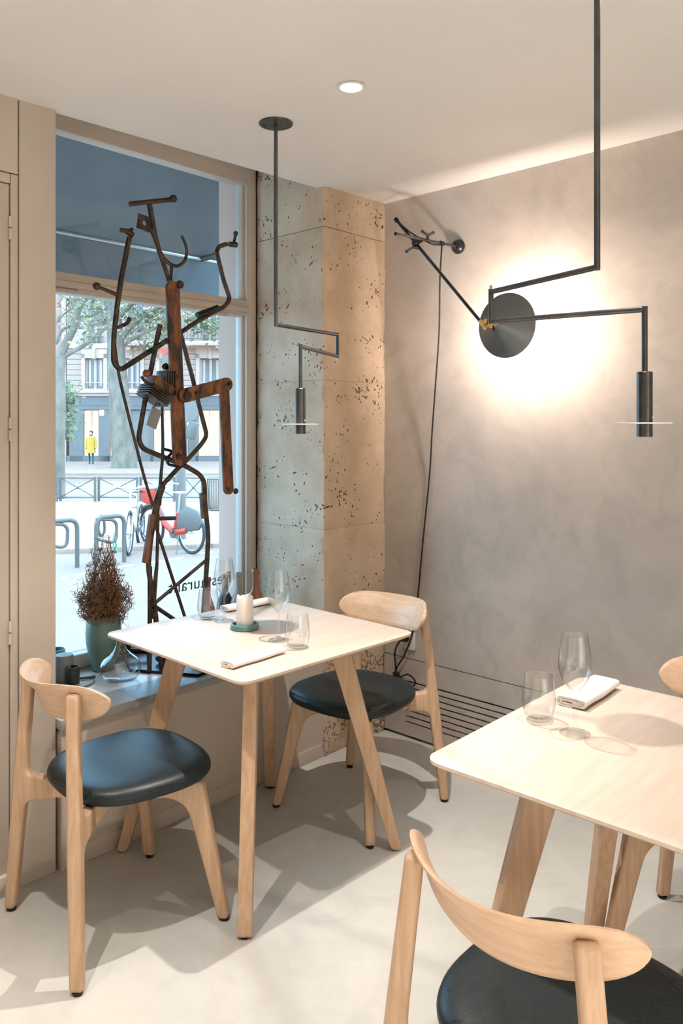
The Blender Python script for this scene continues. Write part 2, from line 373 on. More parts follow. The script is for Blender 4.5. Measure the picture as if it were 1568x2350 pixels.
# window wall: parapet + sill, pier, pillar, outer reveals
pw = tag(empty('wall_window', (1.9, YP, 0)), 'painted parapet wall under the shop window', None, None, 'structure')
obj('parapet', box((XL + .012, YP, 0), (XR + .001, 2.98, .468)), M['paint'], pw, world=True, angle=None)
obj('baseboard', box((XL + .02, YP - .003, 0), (XR - .01, YP + .01, .06)), M['paint'], pw, world=True, bevel=.003)
obj('sill_board', box((XL + .004, YP - .012, .468), (XR, YW + .08, .50)), M['sill'], pw, world=True, bevel=.003)
obj('outer_sill', box((XL, YW + .10, .40), (XR + .3, 3.09, .515)), M['kerb'], pw, world=True)
obj('lintel', box((XB - .1, 2.30, 2.74), (XW + .3, 3.0, 2.96)), M['paint'], pw, world=True, angle=None)
obj('outer_wall', box((2.449, YW + .045, -.5), (3.6, 3.085, 3.4)), M['facade_trim'], pw, world=True, angle=None)
obj('outer_head', box((-2.2, 2.96, 2.95), (3.6, 3.085, 4.2)), M['facade_trim'], pw, world=True, angle=None)
obj('outer_base', box((-2.2, YW + .1, -.6), (3.6, 3.085, .4)), M['facade'], pw, world=True, angle=None)
pier = tag(empty('wall_pier', (1.2, 2.45, 0)), 'beige painted pier between cupboard door and window', None, None, 'structure')
obj('pier_face', box((1.146, 2.45, 0), (XL, 3.085, 2.76)), M['paint'], pier, world=True, bevel=.002)
obj('pier_body', box((XB, 2.475, 0), (1.146, 3.085, 2.76)), M['paint_dark'], pier, world=True, angle=None)
obj('plinth', box((.3, 2.436, 0), (1.116, 2.474, .062)), M['frame'], pier, world=True, bevel=.004)
# cupboard door at the far left edge
dz = PY(20, 398, 2.45).z
door = tag(empty('door_1', (.9, 2.45, 0)), 'beige painted cupboard door with hinges at the left edge', None, None, 'structure')
obj('door_frame', box((1.118, 2.448, .0), (1.141, 2.474, dz)), M['paint'], door, world=True, bevel=.002)
obj('upper_panel', box((.3, 2.448, dz + .004), (1.141, 2.474, 2.75)), M['paint'], door, world=True, bevel=.002)
obj('top_rail', box((.3, 2.448, dz - .03), (1.116, 2.474, dz)), M['paint'], door, world=True, bevel=.002)
obj('door_leaf', box((.3, 2.452, .06), (1.115, 2.474, dz - .033)), M['paint'], door, world=True, bevel=.003)
for vv_ in (525, 985, 1450):
    zc = PY(32, vv_, 2.45).z
    h = G().add(tube([(1.1165, 2.447, zc - .036), (1.1165, 2.447, zc - .002)], .006, 8)).add(tube([(1.1165, 2.447, zc + .002), (1.1165, 2.447, zc + .036)], .006, 8))
    obj('hinge', h, M['paint'], door, world=True)
# stone pillar in courses
def rough_block(a, b, step, amp, seed):
    V = []; F = []; idx = {}
    nx, ny, nz = [max(1, int(round((b[i] - a[i]) / step))) for i in range(3)]
    def vid(i, j, k):
        if (i, j, k) not in idx:
            p = Vector((a[0] + (b[0] - a[0]) * i / nx, a[1] + (b[1] - a[1]) * j / ny, a[2] + (b[2] - a[2]) * k / nz))
            o = Vector((noise.noise(p * 9 + Vector((seed, 0, 0))), noise.noise(p * 9 + Vector((0, seed, 5))), 0)) + .5 * Vector((noise.noise(p * 33), noise.noise(p * 33 + Vector((3, 3, 3))), 0))
            edge = (i in (0, nx)) + (j in (0, ny)) + (k in (0, nz))
            if k in (0, nz):
                o *= .6
            if edge >= 2:
                c = Vector(((a[0] + b[0]) / 2 - p.x, (a[1] + b[1]) / 2 - p.y, 0))
                if c.length > 0: o += c.normalized() * .8
            idx[(i, j, k)] = len(V); V.append(p + o * amp)
        return idx[(i, j, k)]
    for i in range(nx):
        for k in range(nz):
            F.append((vid(i, 0, k), vid(i + 1, 0, k), vid(i + 1, 0, k + 1), vid(i, 0, k + 1)))
            F.append((vid(i, ny, k), vid(i, ny, k + 1), vid(i + 1, ny, k + 1), vid(i + 1, ny, k)))
    for j in range(ny):
        for k in range(nz):
            F.append((vid(0, j, k), vid(0, j, k + 1), vid(0, j + 1, k + 1), vid(0, j + 1, k)))
            F.append((vid(nx, j, k), vid(nx, j + 1, k), vid(nx, j + 1, k + 1), vid(nx, j, k + 1)))
    for i in range(nx):
        for j in range(ny):
            F.append((vid(i, j, 0), vid(i, j + 1, 0), vid(i + 1, j + 1, 0), vid(i + 1, j, 0)))
            F.append((vid(i, j, nz), vid(i + 1, j, nz), vid(i + 1, j + 1, nz), vid(i, j + 1, nz)))
    return V, F
pil = tag(empty('wall_pillar', (XR, YP, 0)), 'pitted limestone pillar of stacked blocks in the corner', None, None, 'structure')
courses = [(0.0, .6165), (.6175, 1.0045), (1.0055, 1.6685), (1.6695, 2.348), (2.351, 2.78)]
for i, (za, zb) in enumerate(courses):
    obj('stone_block', rough_block((XR, YP - .006, za), (XW + .001, YW - .002, zb), .02, .0035 if i else .007, i * 3.1), M['stone'] if i else M['rubble'], pil, world=True, angle=75)
obj('mortar_core', box((XR + .012, YP + .012, 0), (XW + .2, YW + .1, 2.8)), M['paint_dark'], pil, world=True, angle=None)
# window
YG = 2.915
win = tag(empty('window_1', (1.9, YW, .5)), 'large fixed shop window with transom and painted frame', None, None, 'structure')
zt0, zt1 = 1.985, 2.062
obj('right_stile', box((2.452, YW, .50), (2.512, YG + .035, 2.76)), M['frame'], win, world=True, bevel=.004)
obj('stile_moulding', box((2.436, YW + .018, .50), (2.456, YG + .03, 2.76)), M['frame'], win, world=True, bevel=.006)
obj('left_stile', box((XL, YW, .50), (1.33, YG + .035, 2.76)), M['frame'], win, world=True, bevel=.004)
obj('bottom_rail', box((1.33, YW + .012, .50), (2.452, YG + .03, .558)), M['frame'], win, world=True, bevel=.006)
obj('transom', box((1.33, YW - .004, zt0), (2.452, YG + .03, zt1)), M['frame'], win, world=True, bevel=.004)
obj('transom_moulding', box((1.33, YW - .014, zt0 + .016), (2.452, YW, zt0 + .045)), M['frame'], win, world=True, bevel=.005)
for uu in (150, 503):
    pcl = PY(uu, 655 if uu == 150 else 710, YW - .01)
    obj('latch', tube([pcl + Vector((-.05, 0, -.02)), pcl + Vector((.05, 0, -.02))], .008, 8), M['frame'], win, world=True)
obj('head_rail', box((1.33, YW, 2.612), (2.452, YG + .03, 2.76)), M['frame'], win, world=True, bevel=.004)
obj('head_bead', box((1.33, YW - .006, 2.645), (2.452, YW + .01, 2.76)), M['frame'], win, world=True, bevel=.003)
obj('lower_pane', box((1.33, YG, .55), (2.45, YG + .006, zt0 + .005)), M['pane'], win, world=True, angle=None)
obj('upper_pane', box((1.33, YG, zt1 - .005), (2.45, YG + .006, 2.62)), M['pane'], win, world=True, angle=None)
# mirrored lettering stuck on the glass (reads from the street)
def lettering(name, txt, right, base, size, width, lab):
    cu = bpy.data.curves.new(name, 'FONT'); cu.body = txt; cu.size = size; cu.extrude = .0006; cu.space_character = 1.06
    tmp = bpy.data.objects.new('tmp_text', cu); C.objects.link(tmp)
    bpy.context.view_layer.update()
    me = bpy.data.meshes.new_from_object(tmp.evaluated_get(bpy.context.evaluated_depsgraph_get())); bpy.data.objects.remove(tmp)
    me.materials.clear(); me.materials.append(M['letter'])
    w = max(v.co.x for v in me.vertices); s = width / w
    for v in me.vertices: v.co.x *= s; v.co.y *= s
    o = bpy.data.objects.new(name, me); C.objects.link(o)
    o.matrix_world = Matrix(((-1, 0, 0, right), (0, 0, 1, YG - .0012), (0, 1, 0, base), (0, 0, 0, 1)))
    return tag(o, lab, 'lettering')
pr = PY(531, 1342, YG); pl_ = PY(386, 1352, YG)
lettering('window_lettering', 'Restaurant', pr.x, .728, .0745, pr.x - pl_.x, 'dark vinyl word Restaurant on the glass, mirrored from inside')
for k, uu in enumerate((350,)):
    p = PY(uu, 1345, YG)
    obj('lettering_dash', box((p.x - .02, YG - .0018, p.z - .003), (p.x + .02, YG - .0006, p.z + .003)), M['letter'], win, world=True)
# ---------------------------------------------------------------- downlights
for i, (lx, ly) in enumerate(DOWNLIGHTS):
    zc = ceil_z(lx)
    seen = i == 0
    t = thing('downlight', 'round recessed downlight glowing in the ceiling' if seen else ('', 'recessed downlight above the right foreground table, out of frame', 'recessed downlight over the left chair, out of frame', 'unseen downlight above the camera, added to light the foreground', 'unseen downlight behind the camera, added as fill light', 'unseen downlight by the left wall, added as fill light', 'unseen downlight in the rear left of the room, added as fill light', 'unseen downlight in the rear right of the room, added as fill light')[i], 'downlight', (lx, ly, zc), group='ceiling downlights')
    obj('trim_ring', lathe([(.034, -.001), (.044, -.001), (.046, -.004), (.040, -.006), (.034, -.004)], 32, closed=True), M['white_plastic'], t)
    obj('lamp_face', lathe([(1e-4, -.002), (.034, -.002), (.034, -.0035), (1e-4, -.0035)], 32), emit('downlight_face_%d' % i, (1, .93, .84), 14), t)
    ld = bpy.data.lights.new('downlight_beam', 'SPOT'); ld.energy = SPOT_W[i]; ld.color = WARM; ld.spot_size = math.radians(78 if i < 2 else 88); ld.spot_blend = .85; ld.shadow_soft_size = .014
    lo = bpy.data.objects.new('downlight_beam', ld); C.objects.link(lo); lo.parent = t; lo.location = (0, 0, -.022)
# ---------------------------------------------------------------- tables
def arc(cx, cz, r, a0, a1, n=6):
    return [(cx + r * math.cos(math.radians(a0 + (a1 - a0) * i / n)), cz + r * math.sin(math.radians(a0 + (a1 - a0) * i / n))) for i in range(n + 1)]
def fillet_outline(P, radii, n=6):
    out = []; N = len(P)
    for i in range(N):
        b = Vector((*P[i], 0)); a = Vector((*P[i - 1], 0)); c = Vector((*P[(i + 1) % N], 0)); r = radii[i]
        if r <= 0: out.append((b.x, b.y)); continue
        d1 = a - b; d2 = c - b; rr = min(r, d1.length * .48, d2.length * .48)
        p = b + d1.normalized() * rr; q = b + d2.normalized() * rr
        for k in range(n + 1):
            t = k / n; s = (1 - t) ** 2 * p + 2 * t * (1 - t) * b + t * t * q; out.append((s.x, s.y))
    return out
def rrect(hx, hy, r, n=6):
    out = []
    for cx, cy, a in ((hx - r, hy - r, 0), (-hx + r, hy - r, 90), (-hx + r, -hy + r, 180), (hx - r, -hy + r, 270)):
        for k in range(n + 1):
            w = math.radians(a + 90 * k / n); out.append((cx + r * math.cos(w), cy + r * math.sin(w)))
    return out
def layered(rings):      # list of (outline, z) -> closed solid
    V = []; F = []; n = len(rings[0][0])
    for pts, z in rings: V += [(x, y, z) for x, y in pts]
    for i in range(len(rings) - 1):
        for k in range(n):
            k2 = (k + 1) % n; F.append((i * n + k, i * n + k2, (i + 1) * n + k2, (i + 1) * n + k))
    F.append(tuple(reversed(range(n)))); m = (len(rings) - 1) * n; F.append(tuple(m + k for k in range(n)))
    return V, F
def rot_y_frame(ang):    # frame plane: local x (s) -> direction ang in the floor plane
    return Matrix.Rotation(ang, 4, 'Z')
TOPZ, HALF = .75, .382
def make_table(loc, rz, label):
    t = thing('dining_table', label, 'table', (loc[0], loc[1], 0), rz, 'square wooden dining tables')
    o = rrect(HALF, HALF, .042, 7); inn = rrect(HALF - .022, HALF - .022, .03, 7)
    o2 = rrect(HALF - .002, HALF - .002, .041, 7)
    obj('tabletop', layered([(o, TOPZ - .0085), (o, TOPZ - .0015), (o2, TOPZ)]), M['wood_top'], t, angle=50)
    obj('edge_band', layered([(inn, TOPZ - .0215), (o, TOPZ - .0085)]), M['ply'], t, angle=50)
    # leg profile in the diagonal plane
    sb, st, zt = .472, .268, TOPZ - .0215
    P = [(sb + .018, .004), (st + .036, zt), (st - .10, zt), (st - .10, zt - .03), (st - .028, zt - .034), (sb - .019, .004)]
    out = fillet_outline(P, [.018, .004, .004, .008, .075, .018])
    for k in range(4):
        g = G().add(prism(out, .042), rot_y_frame(math.radians(45 + 90 * k)))
        lg = obj('leg', g, M['wood_z'], t, bevel=.0175, bseg=4, angle=60)
        p = Matrix.Rotation(math.radians(45 + 90 * k), 4, 'Z') @ Vector((sb, 0, 0))
        obj('glide', lathe([(1e-4, 0), (.012, 0), (.013, .006), (1e-4, .006)], 16, (p.x, p.y, 0)), M['rubber'], lg)
    for k in range(2):
        g = G().add(box((-(st - .09), -.02, zt - .03), (st - .09, .02, zt - .0005)), Matrix.Rotation(math.radians(45 + 90 * k), 4, 'Z'))
        obj('cross_rail', g, M['wood_y'], t, bevel=.005)
    return t
T1 = (1.815, 2.062); T1R = math.radians(-1.6)
T2 = (1.748, .645); T2R = math.radians(0.4)
make_table(T1, T1R, 'square wooden table by the window with candle and two place settings')
make_table(T2, T2R, 'square wooden table in the right foreground, cut by the frame')
# ---------------------------------------------------------------- chairs
def superell(a, b, n, e, skew):
    out = []
    for k in range(n):
        w = 2 * math.pi * k / n; c, s = math.cos(w), math.sin(w)
        x = a * math.copysign(abs(c) ** (2 / e), c); y = b * math.copysign(abs(s) ** (2 / e), s)
        out.append((x, y * (1 + skew * x / a)))
    return out
def make_chair():
    t = empty('dining_chair', (0, 0, 0))
    # cushion
    rings = []
    for sc_, z in ((.30, .417), (.90, .417), (.965, .421), (.995, .431), (1.0, .441), (.985, .451), (.95, .459), (.88, .4645), (.76, .4675), (.5, .4675), (.25, .466), (.05, .4655)):
        rings.append(([(x * sc_ + .034, y * sc_) for x, y in superell(.222, .224, 64, 2.7, .06)], z))
    obj('seat', layered(rings), M['leather'], t, angle=70)
    # backrest
    NT, NH = 40, 14
    def surf(tt, h, off):
        y = .212 * tt; xm = -.231 + .103 * tt * tt
        hh = (1 - .16 * tt * tt) * (1 - abs(tt) ** 6) ** .5
        zc = .716 + .010 * tt * tt
        z = zc + h * hh * (.049 + .016 * tt * tt if h > 0 else .066)
        x = xm - (.044 if h > 0 else .026) * (h * hh)
        nx, ny = 1.0, -.103 * 2 * tt / .212; L = math.hypot(nx, ny)
        return Vector((x + off * nx / L, y + off * ny / L, z))
    V = []; F = []
    th = .0065
    prof = []
    for k in range(NH): prof.append((-1 + 2 * k / (NH - 1), -th))
    for k in range(NH): prof.append((1 - 2 * k / (NH - 1), th))
    m = len(prof)
    for i in range(NT + 1):
        tt = math.sin(math.pi / 2 * (-1 + 2 * i / NT)); tt = max(-.9995, min(.9995, tt))
        for (h, of) in prof:
            V.append(surf(tt, h, of * (1 if abs(h) < .99 else .45)))
    for i in range(NT):
        for k in range(m):
            k2 = (k + 1) % m; F.append((i * m + k, i * m + k2, (i + 1) * m + k2, (i + 1) * m + k))
    F.append(tuple(range(m))); F.append(tuple(reversed([NT * m + k for k in range(m)])))
    obj('backrest', (V, F), M['wood_y'], t, angle=70)
    # rear legs / posts in the diagonal planes (s outward), with stub for the rail
    def back_outline():
        sb, st, zt = .332, .262, .748
        def c(z): return sb + (st - sb) * z / .75
        P = [(sb + .0165, .008), (c(.40) + .021, .40), (st + .013, zt), (st - .018, zt - .004), (c(.47) - .019, .47), (c(.425) - .024, .425), (.185, .415), (.185, .352), (c(.34) - .024, .345), (c(.30) - .021, .29), (sb - .0165, .008)]
        return fillet_outline(P, [.015, .15, .016, .016, .03, .035, 0, 0, .04, .03, .015], 6)
    def front_outline():
        sb, st = .322, .245
        P = [(sb + .016, .008), (st + .014, .414), (.10, .416), (.10, .365), (st - .036, .352), (sb - .017, .008)]
        return fillet_outline(P, [.015, .022, 0, 0, .07, .015], 6)
    bo, fo = back_outline(), front_outline()
    for ang, out, s in ((133.7, bo, .332), (226.3, bo, .332), (45.5, fo, .322), (314.5, fo, .322)):
        R_ = Matrix.Rotation(math.radians(ang), 4, 'Z')
        if s == .332:      # rear posts lean in a little more than the diagonal
            sg = 1 if ang < 180 else -1
            Sh = Matrix(((1, 0, -.026 / .745, 0), (0, 1, -sg * .031 / .745, 0), (0, 0, 1, 0), (0, 0, 0, 1))); R2 = Sh @ R_
        else: R2 = R_
        lg = obj('leg', G().add(prism(out, .0365), R2), M['wood_z'], t, bevel=.0165, bseg=4, angle=60)
        p = R_ @ Vector((s, 0, 0))
        obj('glide', lathe([(1e-4, 0), (.013, 0), (.0145, .009), (1e-4, .009)], 16, (p.x, p.y, 0)), M['rubber'], lg)
    for k, sg in enumerate((1, -1)):
        R2 = Matrix(((1, 0, -.026 / .745, 0), (0, 1, -sg * .031 / .745, 0), (0, 0, 1, 0), (0, 0, 0, 1))) @ Matrix.Rotation(math.radians(133.7 * sg), 4, 'Z')
        pa = R2 @ Vector((.20, 0, .385)); pf = Matrix.Rotation(math.radians(-45.5 * sg), 4, 'Z') @ Vector((.14, 0, .385))
        d = pf - pa; an = math.atan2(d.y, d.x); L = math.hypot(d.x, d.y)
        obj('cross_rail', G().add(box((0, -.0165, -.027 + .0004 * k), (L, .0165, .0285 - .0004 * k)), Matrix.Translation(pa) @ Matrix.Rotation(an, 4, 'Z')), M['wood_y'], t, bevel=.006)
    return t
chair0 = make_chair()
chairs = [((1.285, 2.098), -5.5, 'black-seated oak chair at the left, seen from behind beside the sill'),
          ((2.300, 2.030), 182.5, 'black-seated oak chair in the corner facing the window table'),
          ((1.252, .640), -3.4, 'black-seated oak chair in the foreground, backrest nearest the camera'),
          ((2.255, .690), 181.0, 'oak chair at the right edge, mostly cut off by the frame')]
for i, (p, a, lab) in enumerate(chairs):
    o = chair0 if i == 0 else copy_tree(chair0)
    o.location = (p[0], p[1], 0); o.rotation_euler = (0, 0, math.radians(a))
    tag(o, lab, 'chair', 'oak dining chairs with black seats')
# ---------------------------------------------------------------- pendants
def pendant(top, e1, a1, z1, z2, e2, label):
    zc = ceil_z(top[0]); t = thing('pendant_lamp', label, 'lamp', (top[0], top[1], zc), group='articulated steel pendants')
    r = .0068
    obj('ceiling_rose', lathe([(1e-4, -.001), (.058, -.001), (.059, -.003), (.058, -.006), (1e-4, -.006)], 40, (top[0], top[1], zc)), M['steel'], t, world=True)
    for s in (-1, 1): obj('screw', ball((top[0] + .04 * s * RX, top[1] + .04 * s * RY, zc - .0062), .004, 8, (1, 1, .5)), M['black'], t, world=True)
    obj('drop_rod', tube([(top[0], top[1], zc), (top[0], top[1], z1 - r)], r, 14), M['steel'], t, world=True)
    obj('upper_arm', tube([(top[0], top[1], z1), (a1[0], a1[1], z1)], r, 14), M['steel'], t, world=True)
    el = obj('hinge_rod', tube([(a1[0], a1[1], z1 + r), (a1[0], a1[1], z2 - r)], r, 14), M['steel'], t, world=True)
    for zz, s in ((z1 + r, 1), (z2 - r, -1)): obj('hinge_cap', tube([(a1[0], a1[1], zz), (a1[0], a1[1], zz + s * .010)], [.004, .0035], 10), M['brass'], t, world=True)
    obj('lower_arm', tube([(a1[0], a1[1], z2), (e2[0], e2[1], z2)], r, 14), M['steel'], t, world=True)
    obj('lamp_stem', tube([(e2[0], e2[1], z2 + r), (e2[0], e2[1], 1.588)], r, 14), M['steel'], t, world=True)
    obj('lamp_body', lathe([(1e-4, 1.59), (.0165, 1.59), (.018, 1.588), (.018, 1.437), (.015, 1.437), (.015, 1.45), (1e-4, 1.45)], 32, (e2[0], e2[1], 0)), M['steel'], t, world=True, angle=30)
    q = Vector((e2[0], e2[1], 0)); pin = q + Vector((FX * -.6 + RX * .9, FY * -.6 + RY * .9, 0)).normalized() * .0185
    obj('set_screw', ball((pin.x, pin.y, 1.482), .003, 8), M['chrome'], t, world=True)
    obj('glass_disc', lathe([(.0182, 1.4675), (.060, 1.4675), (.0612, 1.4690), (.060, 1.4705), (.0182, 1.4705)], 56, (e2[0], e2[1], 0), closed=True), M['disc'], t, world=True, angle=30)
    return t
pendant((1.853, 2.022), None, (2.214, 2.067), 1.814, 1.731, (1.856, 1.903), 'articulated dark steel pendant with ceiling rose above the window table')
pendant((1.6695, .772), None, (1.787, 1.118), 1.814, 1.737, (1.851, .7387), 'articulated dark steel pendant hanging in front over the right table')
# ---------------------------------------------------------------- wall lamp
mount = PX(1055, 567, XW); 
wl = thing('wall_lamp', 'black swing-arm wall lamp with cone shade turned to the wall', 'lamp', (XW, mount.y, mount.z))
ym, zm = mount.y, mount.z
obj('wall_mount', lathe([(1e-4, 0), (.03, .002), (.033, .010), (.028, .024), (.014, .033), (1e-4, .036)], 28), M['black'], wl).rotation_euler = (0, -math.pi / 2, 0)
rod_end = Vector((2.485, ym, zm - .022))
obj('wall_rod', tube([(XW, ym, zm), rod_end], .0062, 12), M['steel'], wl, world=True)
obj('rod_tip', ball(rod_end, .0075, 10), M['black'], wl, world=True)
arm_a = PX(912, 507, 2.655); arm_b = PX(1103, 738, 2.655)
obj('swing_arm', tube([arm_a, arm_b], .0068, 12), M['black'], wl, world=True)
obj('arm_cap', tube([arm_a, arm_a + (arm_a - arm_b).normalized() * .014], .010, 12), M['black'], wl, world=True)
jt = arm_a + (arm_b - arm_a) * .235
cl = obj('clamp', G().add(ball(jt, .017, 12)).add(tube([jt, Vector((2.66, ym, zm - .014))], .011, 10)), M['black'], wl, world=True)
def wing(p, d, e):
    g = G(); p = Vector(p); d = Vector(d).normalized(); e = Vector(e).normalized()
    g.add(tube([p, p + d * .026], .006, 8))
    q = p + d * .022
    for s in (-1, 1):
        g.add(tube([q, q + e * s * .012 + d * .006, q + e * s * .022 + d * .012], [.005, .006, .005], 8)); g.add(ball(q + e * s * .023 + d * .013, .007, 8))
    return g
for p, d, e in ((jt, (-.5, .2, -.9), (.3, -.9, .2)), ((2.70, ym, zm - .012), (-.2, -.2, 1), (.7, -.7, -.1))):
    obj('wing_nut', wing(p, d, e), M['steel'], wl, world=True)
obj('rod_collar', tube([(2.79, ym, zm - .007), (2.812, ym, zm - .006)], .0105, 12), M['black'], wl, world=True)
sc = PX(1152, 745, 2.70); rimx, R = 2.735, .127
ycn, zcn = sc.y, sc.z
sh = [(.010, -.088), (.014, -.086), (.030, -.072), (.060, -.050), (.095, -.022), (R, 0), (R + .0015, .001)]
ins = [(R - .0005, .001), (.094, -.0205), (.059, -.0485), (.029, -.070), (.010, -.0845)]
s1 = obj('lamp_shade', lathe(sh, 56), M['shade'], wl); s1.location = (rimx - XW, ycn - ym, zcn - zm); s1.rotation_euler = (0, math.pi / 2, 0)
s2 = obj('shade_lining', lathe(ins, 56), M['shade_in'], wl); s2.location = s1.location; s2.rotation_euler = s1.rotation_euler
apex = Vector((rimx - .088, ycn, zcn))
obj('socket', lathe([(1e-4, -.03), (.012, -.028), (.016, -.02), (.017, 0), (1e-4, .002)], 20), M['brass'], wl).matrix_local = Matrix.Translation(apex - wl.location) @ Matrix.Rotation(math.pi / 2, 4, 'Y')
kn = apex + Vector((-.02, .0, -.004))
mid = arm_b + (kn - arm_b) * .45
obj('swivel_joint', G().add(tube([arm_b - (arm_b - arm_a).normalized() * .004, arm_b + (arm_b - arm_a).normalized() * .030], .0088, 12)).add(ball(arm_b + (arm_b - arm_a).normalized() * .034, .012, 12)).add(tube([arm_b + (arm_b - arm_a).normalized() * .034, kn], .0075, 10)).add(ball(mid + Vector((0, 0, .004)), .011, 10)).add(ball(kn, .015, 12)), M['brass'], wl, world=True)
obj('switch_key', tube([kn + Vector((-.004, -.005, -.006)), kn + Vector((-.02, -.022, -.026))], .0045, 8), M['black'], wl, world=True)
obj('bulb', ball((rimx - .012, ycn, zcn), .026, 20), emit('lamp_bulb', (1.0, .82, .70), 30, True), wl, world=True)
bl = bpy.data.lights.new('bulb_light', 'POINT'); bl.energy = BULB_W; bl.color = (1.0, .82, .70); bl.shadow_soft_size = .026
bo_l = bpy.data.objects.new('bulb_light', bl); C.objects.link(bo_l); bo_l.parent = wl; bo_l.location = Vector((rimx - .012, ycn, zcn)) - wl.location
# twisted cord from the arm to the socket
def twisted(P, r, turn=.011, seg=6, n=10):
    path = spline(P, n); L = 0; g = G()
    fine = []; 
    for a, b in zip(path[:-1], path[1:]):
        m = max(1, int((b - a).length / .0035))
        for k in range(m): fine.append(a + (b - a) * k / m)
    fine.append(path[-1])
    s = 0; A = []; B = []
    for i, p in enumerate(fine):
        t = (fine[min(i + 1, len(fine) - 1)] - fine[max(0, i - 1)]).normalized()
        a = t.cross(Vector((.3, .8, .2))).normalized(); b = t.cross(a)
        if i: s += (p - fine[i - 1]).length
        w = s / turn * math.pi
        o = a * math.cos(w) + b * math.sin(w)
        A.append(p + o * r * .75); B.append(p - o * r * .75)
    g.add(tube(A, r, seg)).add(tube(B, r, seg)); return g
cA = Vector((2.80, ym - .002, zm - .014))
pts = [arm_a + (arm_b - arm_a) * .06 + Vector((-.008, 0, .008)), PX(945, 535, 2.66), jt + Vector((.02, -.03, .01)), Vector((2.74, ym, zm - .022)), cA]
obj('arm_cord', twisted(pts, .0021), M['cord'], wl, world=True)
sk = PX(938, 1468, XW)
down = [cA, PX(1010, 640, 2.80), PX(1008, 760, 2.83), PX(1000, 880, 2.87), PX(992, 990, 2.90), PX(986, 1090, 2.922), PX(972, 1230, 2.924), PX(959, 1370, 2.925), PX(950, 1440, 2.92), PX(930, 1500, 2.915), PX(912, 1530, 2.915), PX(908, 1548, 2.918)]
cord = thing('power_cord', 'twisted black power cord hanging down the wall to a knotted bundle', 'cord', (XW, ym, 0))
obj('cord_run', twisted(down, .0025), M['cord'], cord, world=True)
bun = []
bb = PX(908, 1550, 2.915)
for k in range(26):
    w = k * .9; bun.append(bb + Vector((.004 * math.sin(k * 1.7), -.022 * math.sin(w) - .0016 * k, .018 * math.cos(w * 1.1) - .0006 * k)))
loop = [bb + Vector((0, -.03, 0)), bb + Vector((0, -.075, .02)), bb + Vector((0, -.115, 0)), bb + Vector((0, -.10, -.03)), bb + Vector((0, -.05, -.03)), bb + Vector((0, .0, -.01))]
pl2 = sk + Vector((-.045, .006, .012))
rise = [bb, PX(908, 1525, 2.91), PX(906, 1500, 2.905), PX(912, 1480, 2.895), PX(924, 1465, 2.893), pl2]
obj('cord_bundle', G().add(tube(spline(bun, 3), .0042, 6)).add(tube(spline(loop, 6), .0042, 6)).add(twisted(rise, .0028)), M['cord'], cord, world=True)
so = thing('wall_socket', 'white wall socket low on the concrete wall', 'socket', (XW, sk.y, sk.z))
obj('plate', box((-.012, -.042, -.042), (0, .042, .042)), M['white_plastic'], so, bevel=.003)
obj('plug', tube([(-.012, .006, .008), (-.05, .006, .012)], [.019, .012], 14), M['black'], so)
# ---------------------------------------------------------------- tableware
def wine_prof(s=1.0):
    o = [(.0355, .0005), (.0355, .0016), (.020, .0042), (.009, .008), (.0048, .015), (.0038, .03), (.0038, .08), (.0050, .092), (.012, .101), (.022, .113), (.032, .130), (.0375, .148), (.0385, .158), (.0378, .172), (.0345, .196), (.0305, .220), (.0292, .229)]
    i = [(.0284, .229), (.0296, .220), (.0335, .196), (.0367, .172), (.0374, .158), (.0364, .148), (.031, .131), (.021, .1145), (.011, .1035), (1e-4, .099)]
    return [(1e-4, .0005)] + o + i
def tumb_prof():
    o = [(1e-4, 0), (.024, 0), (.029, .003), (.035, .014), (.0395, .034), (.0405, .048), (.0385, .072), (.0345, .099), (.0325, .109)]
    i = [(.0318, .109), (.0336, .099), (.0375, .072), (.0395, .048), (.0385, .035), (.034, .017), (.027, .009), (1e-4, .007)]
    return o + i
wp, tp = wine_prof(), tumb_prof()
def glass(kind, u, v, lab, grp):
    p = PZ(u, v, TOPZ)
    o = obj('wine_glass' if kind == 'w' else 'tumbler', lathe(wp if kind == 'w' else tp, 40), M['clear'], angle=60)
    o.location = (p.x, p.y, TOPZ + .0006); return tag(o, lab, 'glass', grp)
glass('w', 515, 1426, 'stemmed wine glass behind the candle, nearer the window', 'wine glasses')
glass('w', 640, 1470, 'stemmed wine glass right of the candle on the window table', 'wine glasses')
glass('w', 1320, 1684, 'stemmed wine glass on the right foreground table', 'wine glasses')
glass('t', 478, 1420, 'stemless tumbler on the window table, nearest the window', 'tumblers')
glass('t', 683, 1486, 'stemless tumbler beside the near napkin on the window table', 'tumblers')
glass('t', 1237, 1652, 'stemless tumbler on the right foreground table', 'tumblers')
# candle on its dish
cp = PZ(562, 1443, TOPZ)
dish = tag(obj('candle_dish', lathe([(1e-4, 0), (.046, 0), (.049, .003), (.0495, .017), (.0475, .019), (.0415, .019), (.040, .008), (1e-4, .007)], 48, ), M['teal'], angle=40), 'round teal ceramic dish under the white candle', 'dish')
dish.location = (cp.x, cp.y, TOPZ + .0006)
cd = thing('candle', 'white pillar candle on a teal dish', 'candle', (cp.x, cp.y, TOPZ + .0086))
pr_ = []; V = []; F = []
segs = 36
prof = [(1e-4, 0), (.029, 0), (.0300, .003), (.0300, .06), (.0295, .100), (.027, .107), (.0235, .106), (.019, .0985), (.008, .096), (1e-4, .0955)]
for i, (r, z) in enumerate(prof):
    for k in range(segs):
        w = 2 * math.pi * k / segs; zz = z + (.0035 * math.sin(3 * w + 1) + .002 * math.sin(7 * w)) * (1 if 4 <= i <= 6 else 0)
        V.append((r * math.cos(w), r * math.sin(w), zz))
